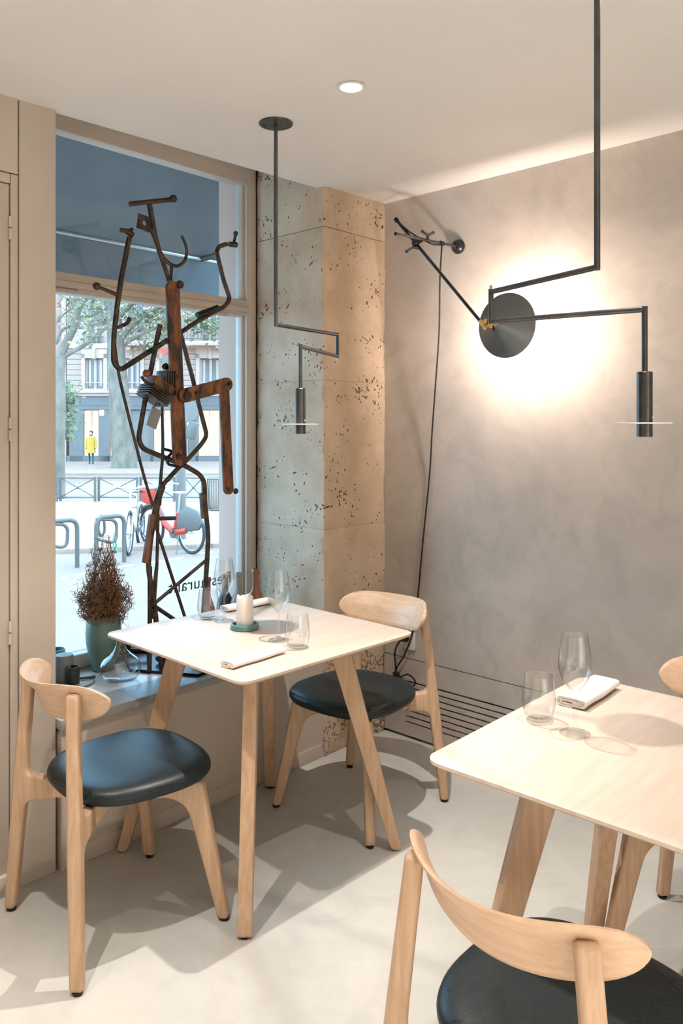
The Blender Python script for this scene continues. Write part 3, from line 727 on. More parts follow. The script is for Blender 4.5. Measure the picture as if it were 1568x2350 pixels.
for i in range(len(prof) - 1):
    for k in range(segs):
        k2 = (k + 1) % segs; F.append((i * segs + k, i * segs + k2, (i + 1) * segs + k2, (i + 1) * segs + k))
obj('wax_body', (V, F), M['wax'], cd, angle=70)
obj('wick', tube([(0, 0, .095), (.001, 0, .103), (.003, .001, .108)], .0012, 6), M['rubber'], cd)
# folded napkins: sheet folded over itself, extruded
def napkin(a, b, wid, layers, t, lab):
    a = Vector(a); b = Vector(b); L = (b - a).length; ang = math.atan2(b.y - a.y, b.x - a.x)
    path = []; H = t * 2.1 * layers / 2; hw = wid / 2; turns = layers / 2
    N = int(26 * turns)
    for q in range(N + 1):
        f = q / N; w = 2 * math.pi * turns * f - math.pi / 2        # from the loose end under the roll, winding inwards
        sh_ = 1 - f * .80; r = (H - t) / 2 * sh_
        straight = hw - H / 2 - .004 * f * turns
        c = math.cos(w); x = straight * max(-1, min(1, c * 2.2)) + r * c
        path.append((x, H / 2 + t * .05 + r * math.sin(w) * (1 if abs(math.sin(w)) > .0 else 1) - 0 * f))
    path = path[::-1]
    n = len(path); th = t / 2; up = []; dn = []
    for i, p in enumerate(path):
        q0 = path[max(0, i - 1)]; q1 = path[min(n - 1, i + 1)]; dx, dz_ = q1[0] - q0[0], q1[1] - q0[1]; l = math.hypot(dx, dz_) or 1
        up.append((p[0] - dz_ / l * th, p[1] + dx / l * th)); dn.append((p[0] + dz_ / l * th, p[1] - dx / l * th))
    sec = up + dn[::-1]; m = len(sec); V = []; F = []; NY = 8
    for j in range(NY + 1):
        y = L * j / NY
        for (x, zz) in sec: V.append((y, x + .0015 * math.sin(j * 1.1), max(.0004, zz)))
    for j in range(NY):
        for k in range(m):
            k2 = (k + 1) % m; F.append((j * m + k, j * m + k2, (j + 1) * m + k2, (j + 1) * m + k))
    h = m // 2
    for base, flip in ((0, 0), (NY * m, 1)):
        for k in range(h - 1):
            f = (base + k, base + k + 1, base + m - 2 - k, base + m - 1 - k); F.append(f if flip else f[::-1])
    o = obj('napkin', (V, F), M['linen'], angle=50); o.location = (a.x, a.y, TOPZ + .0004); o.rotation_euler = (0, 0, ang)
    return tag(o, lab, 'napkin', 'folded white napkins')
napkin((1.478, 1.822, 0), (1.700, 1.832, 0), .066, 4, .0052, 'folded white napkin at the near edge of the window table')
napkin((1.925, 2.392, 0), (2.148, 2.372, 0), .066, 4, .0052, 'folded white napkin at the far side behind the candle')
napkin((1.858, .926, 0), (2.080, .935, 0), .088, 4, .0066, 'folded white napkin behind the wine glass on the right table')
# ---------------------------------------------------------------- things on the sill
SZ = .5005
vp = PZ(238, 1536, SZ)
vs_ = thing('vase_of_twigs', 'tall sage green vase holding dry brown twigs on the sill', 'vase', (vp.x, vp.y, SZ))
obj('vase', lathe([(1e-4, 0), (.040, 0), (.045, .004), (.056, .05), (.066, .10), (.0695, .14), (.067, .18), (.0605, .213), (.058, .216), (.056, .213), (.062, .18), (.064, .14), (.052, .06), (1e-4, .03)], 48), M['sage'], vs_, angle=60)
g = G(); rnd = random.Random(3)
for i in range(230):
    a = rnd.uniform(0, 6.283); r0 = rnd.uniform(0, .042); sp = rnd.uniform(.0, 1.0) ** .8 * .068
    top_ = .27 + .27 * (1 - sp / .068) ** 1.2 * rnd.uniform(.35, 1.0) + rnd.uniform(0, .05)
    P = [Vector((r0 * math.cos(a), r0 * math.sin(a), .15))]
    n = 14; ph = rnd.uniform(0, 6.28); fr = rnd.uniform(5, 11); curl = rnd.uniform(.004, .010)
    for k in range(1, n + 1):
        f = k / n; rr = r0 + sp * (math.sin(f * 1.9) if f < .8 else 1.0)
        P.append(Vector((rr * math.cos(a) + curl * math.sin(fr * f * 2 + ph), rr * math.sin(a) + curl * math.cos(fr * f * 2.3 + ph), .15 + (top_ - .15) * f)))
    g.add(tube(P, [.0015] + [.0012] * (n - 1) + [.0007], 4))
    for q in range(11):
        k = rnd.randint(3, n); b = P[k]; w = rnd.uniform(0, 6.28); R_ = rnd.uniform(.005, .013); T = [b]; cw = rnd.choice((-1, 1)); dirv = Vector((math.cos(w), math.sin(w), rnd.uniform(.1, 1.0))).normalized(); sd = dirv.orthogonal().normalized()
        sd = (Matrix.Rotation(rnd.uniform(0, 6.28), 3, dirv) @ sd)
        for j in range(1, 9):
            T.append(b + dirv * R_ * .36 * j + sd * R_ * (1 - math.cos(j * .8 * 1.0)) * .7 * (1 if j < 6 else .8) + Vector((0, 0, R_ * .4 * math.sin(j * .8))))
        g.add(tube(T, [.0011, .0010, .0009, .0009, .0008, .0008, .0007, .0006, .0005], 3))
tw = obj('twigs', g, M['twig'], vs_); tag(tw, 'dense curly dry brown twigs', None, None, 'stuff')
dp = PZ(276, 1562, SZ)
dc = tag(obj('decanter', lathe([(1e-4, .001), (.045, .001), (.058, .006), (.073, .026), (.078, .046), (.074, .066), (.060, .086), (.040, .102), (.024, .118), (.0165, .140), (.0155, .168), (.0185, .190), (.0175, .190), (.0145, .168), (.0155, .140), (.023, .1185), (.039, .1005), (.059, .0845), (.0725, .065), (.0765, .046), (.0715, .027), (.057, .0085), (1e-4, .005)], 48), M['decanter'], angle=70), 'round clear glass decanter with slim neck on the sill', 'decanter')
dc.location = (dp.x, dp.y, SZ)
def cup(u, v, r, h, m, lab, z=SZ, wall=.004, lid=False):
    p = PZ(u, v, z)
    pr = [(1e-4, 0), (r * .95, 0), (r, .004), (r, h - .002), (r - .001, h), (r - wall, h), (r - wall - .0005, .008), (1e-4, .007)]
    if lid: pr = [(1e-4, 0), (r * .95, 0), (r, .004), (r, h - .004), (r - .003, h), (1e-4, h + .001)]
    o = obj('stoneware_cup' if not lid else 'stoneware_jar', lathe(pr, 36), m, angle=40); o.location = (p.x, p.y, z)
    return tag(o, lab, 'cup' if not lid else 'jar')
ZT = SZ + .0062
trp = PZ(168, 1568, SZ)
tray = thing('slate_tray', 'dark round tray with a stub handle on the sill', 'tray', (trp.x, trp.y, SZ))
obj('tray_plate', lathe([(1e-4, 0), (.072, 0), (.076, .003), (.075, .006), (1e-4, .006)], 40), M['grey_cer'], tray)
cup(167, 1568, .0245, .062, M['dark_cer'], 'small dark stoneware beaker standing on the slate tray', ZT)
cup(147, 1562, .0335, .098, M['grey_cer'], 'grey lidded stoneware jar behind the dark beaker', ZT, lid=True)
cup(130, 1522, .034, .058, M['teal'], 'teal ceramic cup half hidden by the pier')
hq = PZ(196, 1560, ZT)
hd = obj('butter_knife', tube([hq + Vector((-.03, .02, .006)), hq + Vector((.035, -.012, .006))], [.004, .006], 8), M['dark_cer']); tag(hd, 'short dark handle lying on the slate tray', 'knife')
def bottle(u, top_v, Y, m, r, lab, h=None):
    p = PY(u, top_v, Y); h = p.z - SZ
    nb = h * .52
    pr = [(1e-4, 0), (r * .94, 0), (r, .006), (r, nb), (r * .95, nb + .02), (r * .72, nb + .045), (r * .42, nb + .068), (r * .34, nb + .085), (r * .33, h - .018), (r * .42, h - .016), (r * .43, h - .004), (r * .38, h), (r * .25, h), (r * .25, h - .03), (1e-4, h - .03)]
    o = obj('stoneware_bottle', lathe(pr, 36), m, angle=50); o.location = (p.x, p.y, SZ); return tag(o, lab, 'bottle', 'stoneware bottles on the sill')
bottle(587, 1306, 2.68, M['brown_cer'], .041, 'rust brown stoneware bottle nearest the stone pillar')
bottle(548, 1314, 2.70, M['taupe_cer'], .040, 'taupe grey stoneware bottle beside the brown one')
bottle(517, 1318, 2.76, M['dark_cer'], .039, 'black stoneware bottle behind the wine glass')
bottle(478, 1325, 2.70, M['red_cer'], .030, 'slim dark red bottle behind the tumbler')
# ---------------------------------------------------------------- scrap iron figure
SY = 2.63
base = PZ(372, 1516, SZ)
fig = thing('iron_figure', 'tall rusty scrap-iron figure sculpture standing on the window sill', 'sculpture', (base.x, base.y, SZ))
def S(u, v, dy=0): return PY(u, v, SY + dy)
MM = 2.98 / 1814
def rod(name, P, r, m='iron', seg=8, rd=.02):
    pts = []
    for p in P: pts.append(S(p[0], p[1], p[2] if len(p) > 2 else 0))
    rr = [x * MM for x in r] if isinstance(r, (list, tuple)) else r * MM
    return obj(name, tube(rounded(pts, rd), rr, seg), M[m], fig, world=True)
def flat(name, a, b, w, th, m='rust', dy=0, e0=True, e1=True):
    A = S(*a, dy); B = S(*b, dy); d = (B - A); L = d.length; ang = math.atan2(d.z, d.x); r = w * MM / 2
    pts = []
    if e1: pts += arc(L, 0, r, -90, 90, 8)
    else: pts += [(L, -r), (L, r)]
    if e0: pts += arc(0, 0, r, 90, 270, 8)
    else: pts += [(0, r), (0, -r)]
    g = G().add(prism(pts, th), Matrix.Translation(A) @ Matrix.Rotation(-ang, 4, 'Y'))
    return obj(name, g, M[m], fig, world=True, bevel=.003, angle=50)
def knob(u, v, r, m='iron', dy=0): return obj('knob', ball(S(u, v, dy), r * MM, 14), M[m], fig, world=True)
flat('spine_bar', (396, 662), (412, 1052), 36, .018, dy=-.03)
flat('shoulder_bar', (424, 908), (520, 882), 34, .016, dy=-.055)
flat('hanging_bar', (514, 892), (524, 1122), 29, .016, dy=-.03)
knob(541, 1127, 7.5, dy=-.03); knob(413, 653, 10, 'rust', -.04)
for (u, v, r, d) in ((405, 865, 6, -.042), (453, 902, 6, -.066), (430, 908, 11, -.07), (527, 880, 5, -.066), (523, 1124, 6, -.042), (411, 1048, 8, -.042)):
    p = S(u, v, d); obj('bolt', lathe([(1e-4, -.006), (r * MM * .8, -.005), (r * MM, 0), (r * MM, .006), (1e-4, .007)], 12), M['iron'], fig).matrix_local = Matrix.Translation(p - fig.location) @ Matrix.Rotation(math.pi / 2, 4, 'X')
# head
rod('head_bar', [(298, 468), (395, 458)], 6); knob(398, 456, 9.5)
rod('neck_rod', [(343, 470), (358, 555), (388, 645, -.02)], [6.5, 6], rd=.05)
A = S(331, 512); pl = [(-.034, -.024), (.030, -.030), (.030, .018), (-.030, .028)]
hole = []
pg = G(); n = 24
outl = []
for k in range(n):
    w = 2 * math.pi * k / n; c, s_ = math.cos(w), math.sin(w); q = .029 / max(abs(c), abs(s_)); outl.append((q * c, q * s_))
inn_ = [(.010 * math.cos(2 * math.pi * k / n), .010 * math.sin(2 * math.pi * k / n)) for k in range(n)]
V = []; F = []
for y in (-.004, .004):
    V += [(x, y, z) for x, z in outl] + [(x, y, z) for x, z in inn_]
for k in range(n):
    k2 = (k + 1) % n
    F += [(k, k2, n + k2, n + k), (2 * n + k, 3 * n + k, 3 * n + k2, 2 * n + k2), (k, 2 * n + k, 2 * n + k2, k2), (n + k, n + k2, 3 * n + k2, 3 * n + k)]
obj('eye_plate', G().add((V, F), Matrix.Translation(A) @ Matrix.Rotation(math.radians(8), 4, 'Y')), M['iron'], fig, world=True, angle=30)
rod('jaw_hook', [(346, 525), (362, 568), (376, 594), (392, 608), (408, 612), (424, 601), (430, 578), (424, 556), (416, 541)], [5, 3.6], rd=.03)
rod('neck_brace', [(394, 606), (392, 648)], 4)
# left arm
rod('left_arm', [(297, 545), (279, 635), (269, 700), (261, 770), (260, 832), (276, 850), (330, 815), (386, 780, -.02)], 6.3, rd=.035)
rod('hand_nut', [(290, 530), (305, 540)], 7); rod('finger', [(277, 528), (300, 531)], 5.5); knob(302, 527, 5)
rod('arm_peg', [(222, 657), (268, 676)], [4, 5]); knob(222, 657, 9)
rod('thorn', [(262, 754), (280, 748), (293, 742), (298, 729)], [4.2, 5], rd=.03)
rod('long_wire', [(264, 795), (272, 860), (300, 975), (330, 1092), (362, 1200)], 3.6, rd=.05)
# right arm
rod('right_arm', [(520, 560), (502, 566), (497, 578), (512, 640), (528, 686), (518, 702), (492, 716), (455, 736), (412, 765, -.02)], 5.8, rd=.03)
rod('hand_nut', [(526, 560), (543, 562)], 7); rod('finger', [(536, 562), (541, 538)], 4); knob(541, 536, 6.5)
rod('splint', [(452, 724, -.01), (500, 706, -.01)], 7.5, 'plate')
# torso loops that run down into the legs
rod('torso_rod', [(367, 745), (350, 830), (335, 905), (317, 1008), (328, 1030), (375, 1049), (420, 1066), (458, 1088), (469, 1106), (471, 1160), (478, 1230), (475, 1290), (471, 1350), (466, 1420), (450, 1530)], 6.3, rd=.03)
rod('torso_rod', [(412, 758), (440, 860), (458, 935), (475, 1000), (462, 1020), (430, 1055), (408, 1075), (374, 1112), (361, 1132), (357, 1180), (346, 1235), (340, 1300), (347, 1345), (354, 1385), (360, 1440), (372, 1538)], [5.5] * 1 + [6.5], rd=.03)
rod('leg_lap', [(372, 1115, -.012), (360, 1150, -.012), (352, 1215, -.012)], 9, rd=.03)
for a, b, w in (((349, 1180), (333, 1292), 11), ((464, 1131), (468, 1190), 11)):
    flat('channel_bar', a, b, w, .022, 'rust', -.02, False, False)
rod('brace', [(363, 1180), (360, 1300), (352, 1420)], 4); rod('brace', [(360, 1215), (424, 1415), (452, 1500)], 4)
rod('brace', [(474, 1285), (358, 1382)], 4.5); rod('brace', [(358, 1190, -.02), (402, 1189, -.02)], 5)
rod('brace', [(344, 1300), (344, 1400), (343, 1540)], 5.5); rod('brace', [(346, 1385), (392, 1416), (440, 1450)], 5)
rod('brace', [(358, 1300), (354, 1330), (352, 1372)], 2.6)
# engine block
eb = G(); ec = S(362, 893, -.03)
eM = Matrix.Translation(ec) @ Matrix.Rotation(math.radians(-28), 4, 'Y').inverted() @ Matrix.Rotation(math.radians(20), 4, 'Z')
eM = Matrix.Translation(ec) @ Matrix.Rotation(math.radians(28), 4, 'Y')
obj('engine_block', G().add(box((-.05, -.04, -.004), (.05, .035, .034)), eM), M['rust'], fig, world=True, bevel=.008)
for k in range(5):
    obj('cooling_fin', G().add(box((-.055, -.045, -.012 - k * .010), (.055 - k * .002, .04, -.007 - k * .010)), eM), M['iron'], fig, world=True)
for k in range(5):
    pp = S(381 - 0 * k, 878, -.035) + Vector((-.022 + k * .011, 0, 0))
    obj('cooling_fin', box((pp.x - .003, pp.y - .035, pp.z - .05), (pp.x + .003, pp.y + .03, pp.z + .045)), M['iron'], fig, world=True, bevel=.002)
knob(336, 857, 9, 'rust', -.05); rod('hook', [(325, 864, -.05), (332, 874, -.05), (346, 884, -.06), (364, 893, -.07)], 4, rd=.02)
rod('jack_handle', [(383, 838), (374, 842), (386, 845)], 6, 'plate')
rod('inner_rod', [(372, 930), (374, 1040), (368, 1105), (366, 1160)], [3.6, 4.6], 'plate', rd=.05)
rod('inner_loop', [(374, 1030), (398, 1036), (382, 1052), (386, 1066), (408, 1070)], 3.6, 'plate', rd=.02)
tgp = [S(350, 932, -.05), S(372, 944, -.05), S(358, 986, -.05), S(336, 975, -.05)]
tv = [p + Vector((0, dy, 0)) for dy in (0, .002) for p in tgp]
tg = obj('hang_tag', (tv, [(0, 1, 2, 3), (7, 6, 5, 4), (0, 4, 5, 1), (1, 5, 6, 2), (2, 6, 7, 3), (3, 7, 4, 0)]), M['tag']); tag(tg, 'grey card tag hanging from the iron figure', 'tag')
tl = obj('tag_string', tube([S(353, 936, -.052), S(360, 926, -.045), S(372, 932, -.03)], .0015, 6), M['cord'], None); tl.parent = tg
# base plate and foot gear on the sill
bp_ = [PZ(282, 1500, .51), PZ(298, 1536, .51), PZ(455, 1548, .51), PZ(520, 1522, .51), PZ(500, 1492, .51), PZ(330, 1472, .51)]
bv = [(p.x, max(p.y, YP + .02), z) for z in (SZ, .512) for p in bp_]
n = len(bp_)
obj('base_plate', (bv, [tuple(range(n)), tuple(reversed(range(n, 2 * n)))] + [(k, (k + 1) % n, n + (k + 1) % n, n + k) for k in range(n)]), M['plate'], fig, world=True)
fa = PZ(300, 1512, .512)
obj('foot_bar', G().add(tube([fa + Vector((0, 0, .034)), PZ(345, 1512, .512) + Vector((0, 0, .03))], .010, 10)).add(tube([PZ(341, 1512, .512), PZ(341, 1512, .512) + Vector((0, 0, .032))], .008, 8)), M['plate'], fig, world=True)
obj('foot_disc', ball(fa + Vector((-.02, .02, .046)), .034, 16, (1, .5, .9)), M['plate'], fig, world=True)
obj('foot_gear', ball(PZ(378, 1520, .512) + Vector((0, 0, .022)), .04, 16, (1, .8, .55)), M['plate'], fig, world=True)
# ---------------------------------------------------------------- the street
ZG, ZS = -.45, -.52
def slab(name, pts, z0, z1, m, lab, w=None):
    n = len(pts); V = [(p.x, p.y, z0) for p in pts] + [(p.x, p.y, z1) for p in pts]
    F = [tuple(reversed(range(n))), tuple(range(n, 2 * n))] + [(k, (k + 1) % n, n + (k + 1) % n, n + k) for k in range(n)]
    return struct(name, (V, F), m, label=lab, angle=None)
slab('ground_street', [OUT(-70, 2.5), OUT(40, 2.5), OUT(40, 70), OUT(-70, 70)], ZS - .3, ZS, M['asphalt'], 'grey asphalt street outside the window')
def kerb_D(l): return 12.75 + .26 * (l + 2.9)
slab('pavement_median', [OUT(-30, kerb_D(-30)), OUT(14, kerb_D(14)), OUT(14, 20.9), OUT(-30, 20.9)], ZS - .05, ZG, M['pavement'], 'pale pavement strip with the cycle stands')
ka, kb = OUT(-30, kerb_D(-30)), OUT(14, kerb_D(14)); kd = (kb - ka); kn_ = Vector((-kd.y, kd.x, 0)).normalized()
if kn_.dot(Vector((FX, FY, 0))) < 0: kn_ = -kn_
for k in range(30):
    a = ka + kd * (k / 30 + .0004); b = ka + kd * ((k + 1) / 30 - .0004)
    if k == 0: kr = tag(empty('trim_kerb', (a.x, a.y, ZS)), 'granite kerb along the pavement', None, None, 'structure')
    V = [(p.x, p.y, z) for z in (ZS - .05, ZG + .004) for p in (a - kn_ * .02, b - kn_ * .02, b + kn_ * .17, a + kn_ * .17)]
    obj('kerb_stone', (V, box((0, 0, 0), (1, 1, 1))[1]), M['kerb'], kr, world=True, bevel=.012)
slab('pavement_far', [OUT(-60, 32.5), OUT(30, 32.5), OUT(30, 60), OUT(-60, 60)], ZS - .05, ZG, M['pavement'], 'far pavement in front of the shops')
# road markings
def mark(name, l0, l1, D0, D1, sk, lab):
    pts = [OUT(l0, D0), OUT(l1, D0 + sk), OUT(l1, D1 + sk), OUT(l0, D1)]
    V = [(p.x, p.y, z) for z in (ZS, ZS + .004) for p in pts]
    o = obj(name, (V, box((0, 0, 0), (1, 1, 1))[1]), M['roadpaint'], angle=None); return tag(o, lab, 'road marking', 'white road markings')
for k in range(5):
    D = 23.3 + k * 1.15; mark('crossing_stripe', -9.0, -5.6, D, D + .5, 0, 'white zebra crossing stripe on the boulevard, %s from the fence' % ('nearest', 'second', 'third', 'fourth', 'fifth')[k])
for k, (u0, v0, u1, v1) in enumerate(((240, 1306, 300, 1300), (345, 1293, 418, 1282), (130, 1330, 148, 1330), (170, 1322, 195, 1318), (455, 1272, 486, 1270), (488, 1228, 520, 1222))):
    a = PZ(u0, v0, ZS); b = PZ(u1, v1, ZS); w = Vector((FX, FY, 0)) * .16
    V = [(p.x, p.y, z) for z in ((ZS, ZS + .004) if k < 5 else (ZG, ZG + .004)) for p in (a, b, b + w, a + w)]
    tag(obj('lane_dash', (V, box((0, 0, 0), (1, 1, 1))[1]), M['roadpaint'], angle=None), 'white painted dash on the road, %s' % ('in front of the cycle stands', 'under the red bicycle', 'beside the vase twigs at the left edge', 'behind the vase twigs', 'behind the red bicycle wheel', 'on the pavement at right')[k], 'road marking', 'white road markings')
# X-braced street barriers
def barrier(l0, l1, D0, D1, lab):
    a = OUT(l0, D0, ZG); b = OUT(l1, D1, ZG); t = thing('street_barrier', lab, 'barrier', a, group='X-braced street barriers')
    d = b - a; zt, zl = .60, .10; r = .017
    Z = Vector((0, 0, 1))
    for p in (a, b): obj('post', tube([p, p + Z * .63], .034, 10), M['grey_paint'], t, world=True)
    obj('top_rail', tube([a + Z * zt, b + Z * zt], r, 8), M['grey_paint'], t, world=True)
    obj('bottom_rail', tube([a + Z * zl, b + Z * zl], r, 8), M['grey_paint'], t, world=True)
    obj('brace', tube([a + Z * zt, b + Z * zl], .013, 8), M['grey_paint'], t, world=True)
    obj('brace', tube([a + Z * zl, b + Z * zt], .013, 8), M['grey_paint'], t, world=True)
    obj('boss', ball(a + d * .5 + Z * (zt + zl) / 2, .035, 10), M['grey_paint'], t, world=True)
def L_(u, D): return (u - CU) / FPX * D
for k, (u0, u1) in enumerate(((139, 221), (227, 317), (323, 402), (424, 466), (40, 133))):
    barrier(L_(u0, 20.4), L_(u1, 20.4), 20.4, 20.3, 'grey X-braced street barrier, %s' % ('behind the left cycle stand', 'behind the middle of the street view', 'behind the red bicycle basket', 'between the post and the wire bin', 'out past the pier at far left')[k])
# cycle stands
def stand(u0, v0, u1, v1, vt, lab):
    a = PZ(u0, v0, ZS); b = PZ(u1, v1, ZS); D = FPX * (EYE - ZS) / (v1 - HV); h = (v1 - vt) / FPX * D
    t = thing('cycle_stand', lab, 'bike rack', a, group='bent steel cycle stands')
    Z = Vector((0, 0, 1))
    obj('hoop', tube(rounded([a, a + Z * h, b + Z * h, b], .13, 6), .031, 12), M['grey_paint'], t, world=True)
    d = (b - a)
    obj('inner_loop', tube(rounded([a + Z * (h - .02), a + d * .74 + Z * (h - .06), a + d * .70 + Z * (h * .42), a + d * .08 + Z * (h * .55)], .12, 6), .024, 10), M['grey_paint'], t, world=True)
    return a, b, h
stand(96, 1312, 177, 1302, 1192, 'bent steel cycle stand cut by the pier at the left')
sa, sb_, sh_ = stand(221, 1300, 285, 1290, 1182, 'bent steel cycle stand with locks and a green cable')
lk = PZ(264, 1290, ZS)
lp = PD(265, 1222, 11.6)
tag(obj('lock_cable', G().add(tube(spline([lp, lp + Vector((.01, .01, -.12)), lp + Vector((.02, .0, -.24)), lp + Vector((-.02, .0, -.25)), lp + Vector((-.03, .01, -.1)), lp], 5), .010, 8)).add(ball(lp + Vector((0, 0, -.27)), .035, 10)), M['green_lock']), 'green lock cable hanging from the cycle stand', 'lock')
lp2 = PD(231, 1185, 11.6)
tag(obj('chain_lock', G().add(tube(spline([lp2, lp2 + Vector((-.04, 0, -.15)), lp2 + Vector((0, .0, -.29)), lp2 + Vector((.06, 0, -.22)), lp2 + Vector((.05, 0, -.05)), lp2 + Vector((.0, 0, .02))], 6), .020, 8)), M['grey_paint']), 'thick grey chain lock looped over the cycle stand', 'lock')
# bicycles
def bike(name, lab, rear, front_dir, fm, share):
    rr = .335; wb = 1.04
    t = thing(name, lab, 'bicycle', (rear.x, rear.y, rear.z), math.atan2(front_dir.y, front_dir.x))
    def wheel(x):
        w = obj('wheel', G().add(torus(rr - .02, .025, 40, 8, c=(x, 0, rr))), M['tyre'], t)
        obj('rim', torus(rr - .045, .007, 36, 6, c=(x, 0, rr)), M['chrome'], w)
        g = G()
        for k in range(14):
            a = 2 * math.pi * k / 14; g.add(tube([(x, .02 * (-1) ** k, rr), (x + (rr - .05) * math.cos(a), 0, rr + (rr - .05) * math.sin(a))], .0014, 4))
        g.add(tube([(x, -.05, rr), (x, .05, rr)], .022, 10)); obj('spokes', g, M['chrome'], w)
    wheel(0); wheel(wb)
    r = .022 if not share else .04
    bb = (.43, 0, .29); st = (.33, 0, .62 if share else .78); hd = (.90, 0, .72); hd2 = (.92, 0, .60)
    if share:
        obj('frame', G().add(tube(rounded([hd, (.70, 0, .42), bb, (.10, 0, .36)], .14, 6), [.05, .06, .065, .05], 12)).add(tube([bb, st], .035, 10)), fm, t)
        obj('skirt_guard', G().add(prism([(.34, .30), (.36, .60), (.10, .74), (-.16, .68), (-.30, .50), (-.18, .38)], .05)), M['grey_paint'], t, bevel=.012)
        obj('front_fender', tube([(wb + .37 * math.cos(math.radians(a)), 0, rr + .37 * math.sin(math.radians(a))) for a in range(35, 165, 12)], .03, 8), M['grey_paint'], t)
        obj('tail_lamp', ball((-.33, 0, .66), .035, 8), fm, t)
        obj('seat_post', tube([st, (.29, 0, .92)], .016, 8), M['chrome'], t)
        sz = .93; sx_ = .28
        b = obj('basket', prism([(.93, .70), (.90, .98), (1.22, 1.0), (1.15, .74)], .26), fm, t, bevel=.03)
        obj('basket_rim', tube([(.90, -.14, .985), (1.22, -.14, 1.0), (1.22, .14, 1.0), (.90, .14, .985), (.90, -.14, .985)], .014, 6), M['chrome'], b)
    else:
        obj('frame', G().add(tube([hd2, bb], r, 10)).add(tube([(.90, 0, .73), (.36, 0, .68)], r, 10)).add(tube([bb, st], r, 10)).add(tube([bb, (0, 0, rr)], .014, 8)).add(tube([(.35, 0, .66), (0, 0, rr)], .012, 8)), fm, t)
        obj('seat_post', tube([st, (.31, 0, .90)], .014, 8), M['chrome'], t); sz = .91; sx_ = .30
        for xx in (0, wb): obj('mudguard', tube([(xx + .365 * math.cos(math.radians(a)), 0, rr + .365 * math.sin(math.radians(a))) for a in range(30, 190, 12)], .022, 8), fm, t)
    obj('fork', G().add(tube([(.885, 0, .80), (.93, 0, .66)], .02, 8)).add(tube([(.93, .05, .66), (wb, .05, rr)], .014, 8)).add(tube([(.93, -.05, .66), (wb, -.05, rr)], .014, 8)), fm if not share else M['chrome'], t)
    obj('handlebar', tube(rounded([(.72, -.30, 1.04), (.86, -.24, 1.05), (.90, 0, 1.0), (.86, .24, 1.05), (.72, .30, 1.04)], .06), .014, 8), M['chrome'], t)
    obj('stem', tube([(.885, 0, .78), (.88, 0, 1.0)], .016, 8), M['chrome'], t)
    obj('saddle', prism([(sx_ - .13, sz + .03), (sx_ - .12, sz - .01), (sx_ + .14, sz), (sx_ + .15, sz + .02), (sx_, sz + .035)], .11), M['grey_paint'] if not share else M['chrome'], t, bevel=.012)
    obj('crank', G().add(tube([(bb[0], -.05, bb[2]), (bb[0] + .12, -.09, bb[2] - .1)], .012, 6)).add(tube([(bb[0], .05, bb[2]), (bb[0] - .12, .09, bb[2] + .1)], .012, 6)).add(lathe([(1e-4, -.004), (.08, -.004), (.08, .004), (1e-4, .004)], 20), Matrix.Translation(Vector((bb[0], .04, bb[2]))) @ Matrix.Rotation(math.pi / 2, 4, 'X')), M['grey_paint'], t)
    obj('kickstand', tube([(.25, .05, .28), (.12, .2, .01)], .010, 6), M['grey_paint'], t)
    return t
ra = PZ(439, 1271, ZS); fa_ = PD(352, 1200, 13.0)
bike('share_bicycle', 'red share bicycle with red front basket and dark wheel guard', ra, (fa_ - ra), M['red'], True)
rb = OUT(L_(344, 13.6), 13.6, ZG); fb = OUT(L_(293, 12.4), 12.4, ZG); rb = OUT(L_(322, 13.25), 13.25, ZS); fb = OUT(L_(292, 12.1), 12.1, ZS)
bike('city_bicycle', 'white city bicycle parked beside the red one', rb, (fb - rb), M['bike_white'], False)
# post with signal, sign and pedestrian lamp
pb = PZ(415, 1236, ZG)
ts = thing('traffic_signal', 'blue-grey street post with a red signal and round sign', 'traffic light', (pb.x, pb.y, ZG))
Dp = FPX * (EYE - ZG) / (1236 - HV)
obj('post', tube([pb, PD(415, 1062, Dp)], .088, 14), M['pole_paint'], ts, world=True)
obj('pole', tube([PD(415, 1066, Dp), PD(415, 730, Dp)], .045, 12), M['pole_paint'], ts, world=True)
sg = PD(431, 943, Dp)
obj('round_sign', G().add(lathe([(1e-4, -.006), (.185, -.006), (.19, 0), (.185, .006), (1e-4, .006)], 32), Matrix.Translation(sg) @ Matrix.Rotation(OUT_ROT + .5, 4, 'Z') @ Matrix.Rotation(math.pi / 2, 4, 'X')), M['pole_paint'], ts, world=True)
hb = PD(381, 818, Dp); HM = Matrix.Translation(hb) @ Matrix.Rotation(OUT_ROT, 4, 'Z')
hs = obj('signal_head', G().add(box((-.07, -.02, -.30), (.09, .16, .20)), HM), M['grey_paint'], ts, world=True, bevel=.02)
obj('bracket', tube([hb, PD(415, 818, Dp)], .02, 8), M['grey_paint'], ts, world=True)
obj('red_lens', ball(PD(377, 805, Dp - .05), .062, 14, (1, 1, 1)), M['signal_red'], ts, world=True)
obj('pedestrian_box', G().add(box((-.09, -.05, -.15), (.09, .09, .15)), Matrix.Translation(PD(441, 988, Dp)) @ Matrix.Rotation(OUT_ROT, 4, 'Z') @ Matrix.Rotation(math.radians(15), 4, 'Y')), M['grey_paint'], ts, world=True, bevel=.02)
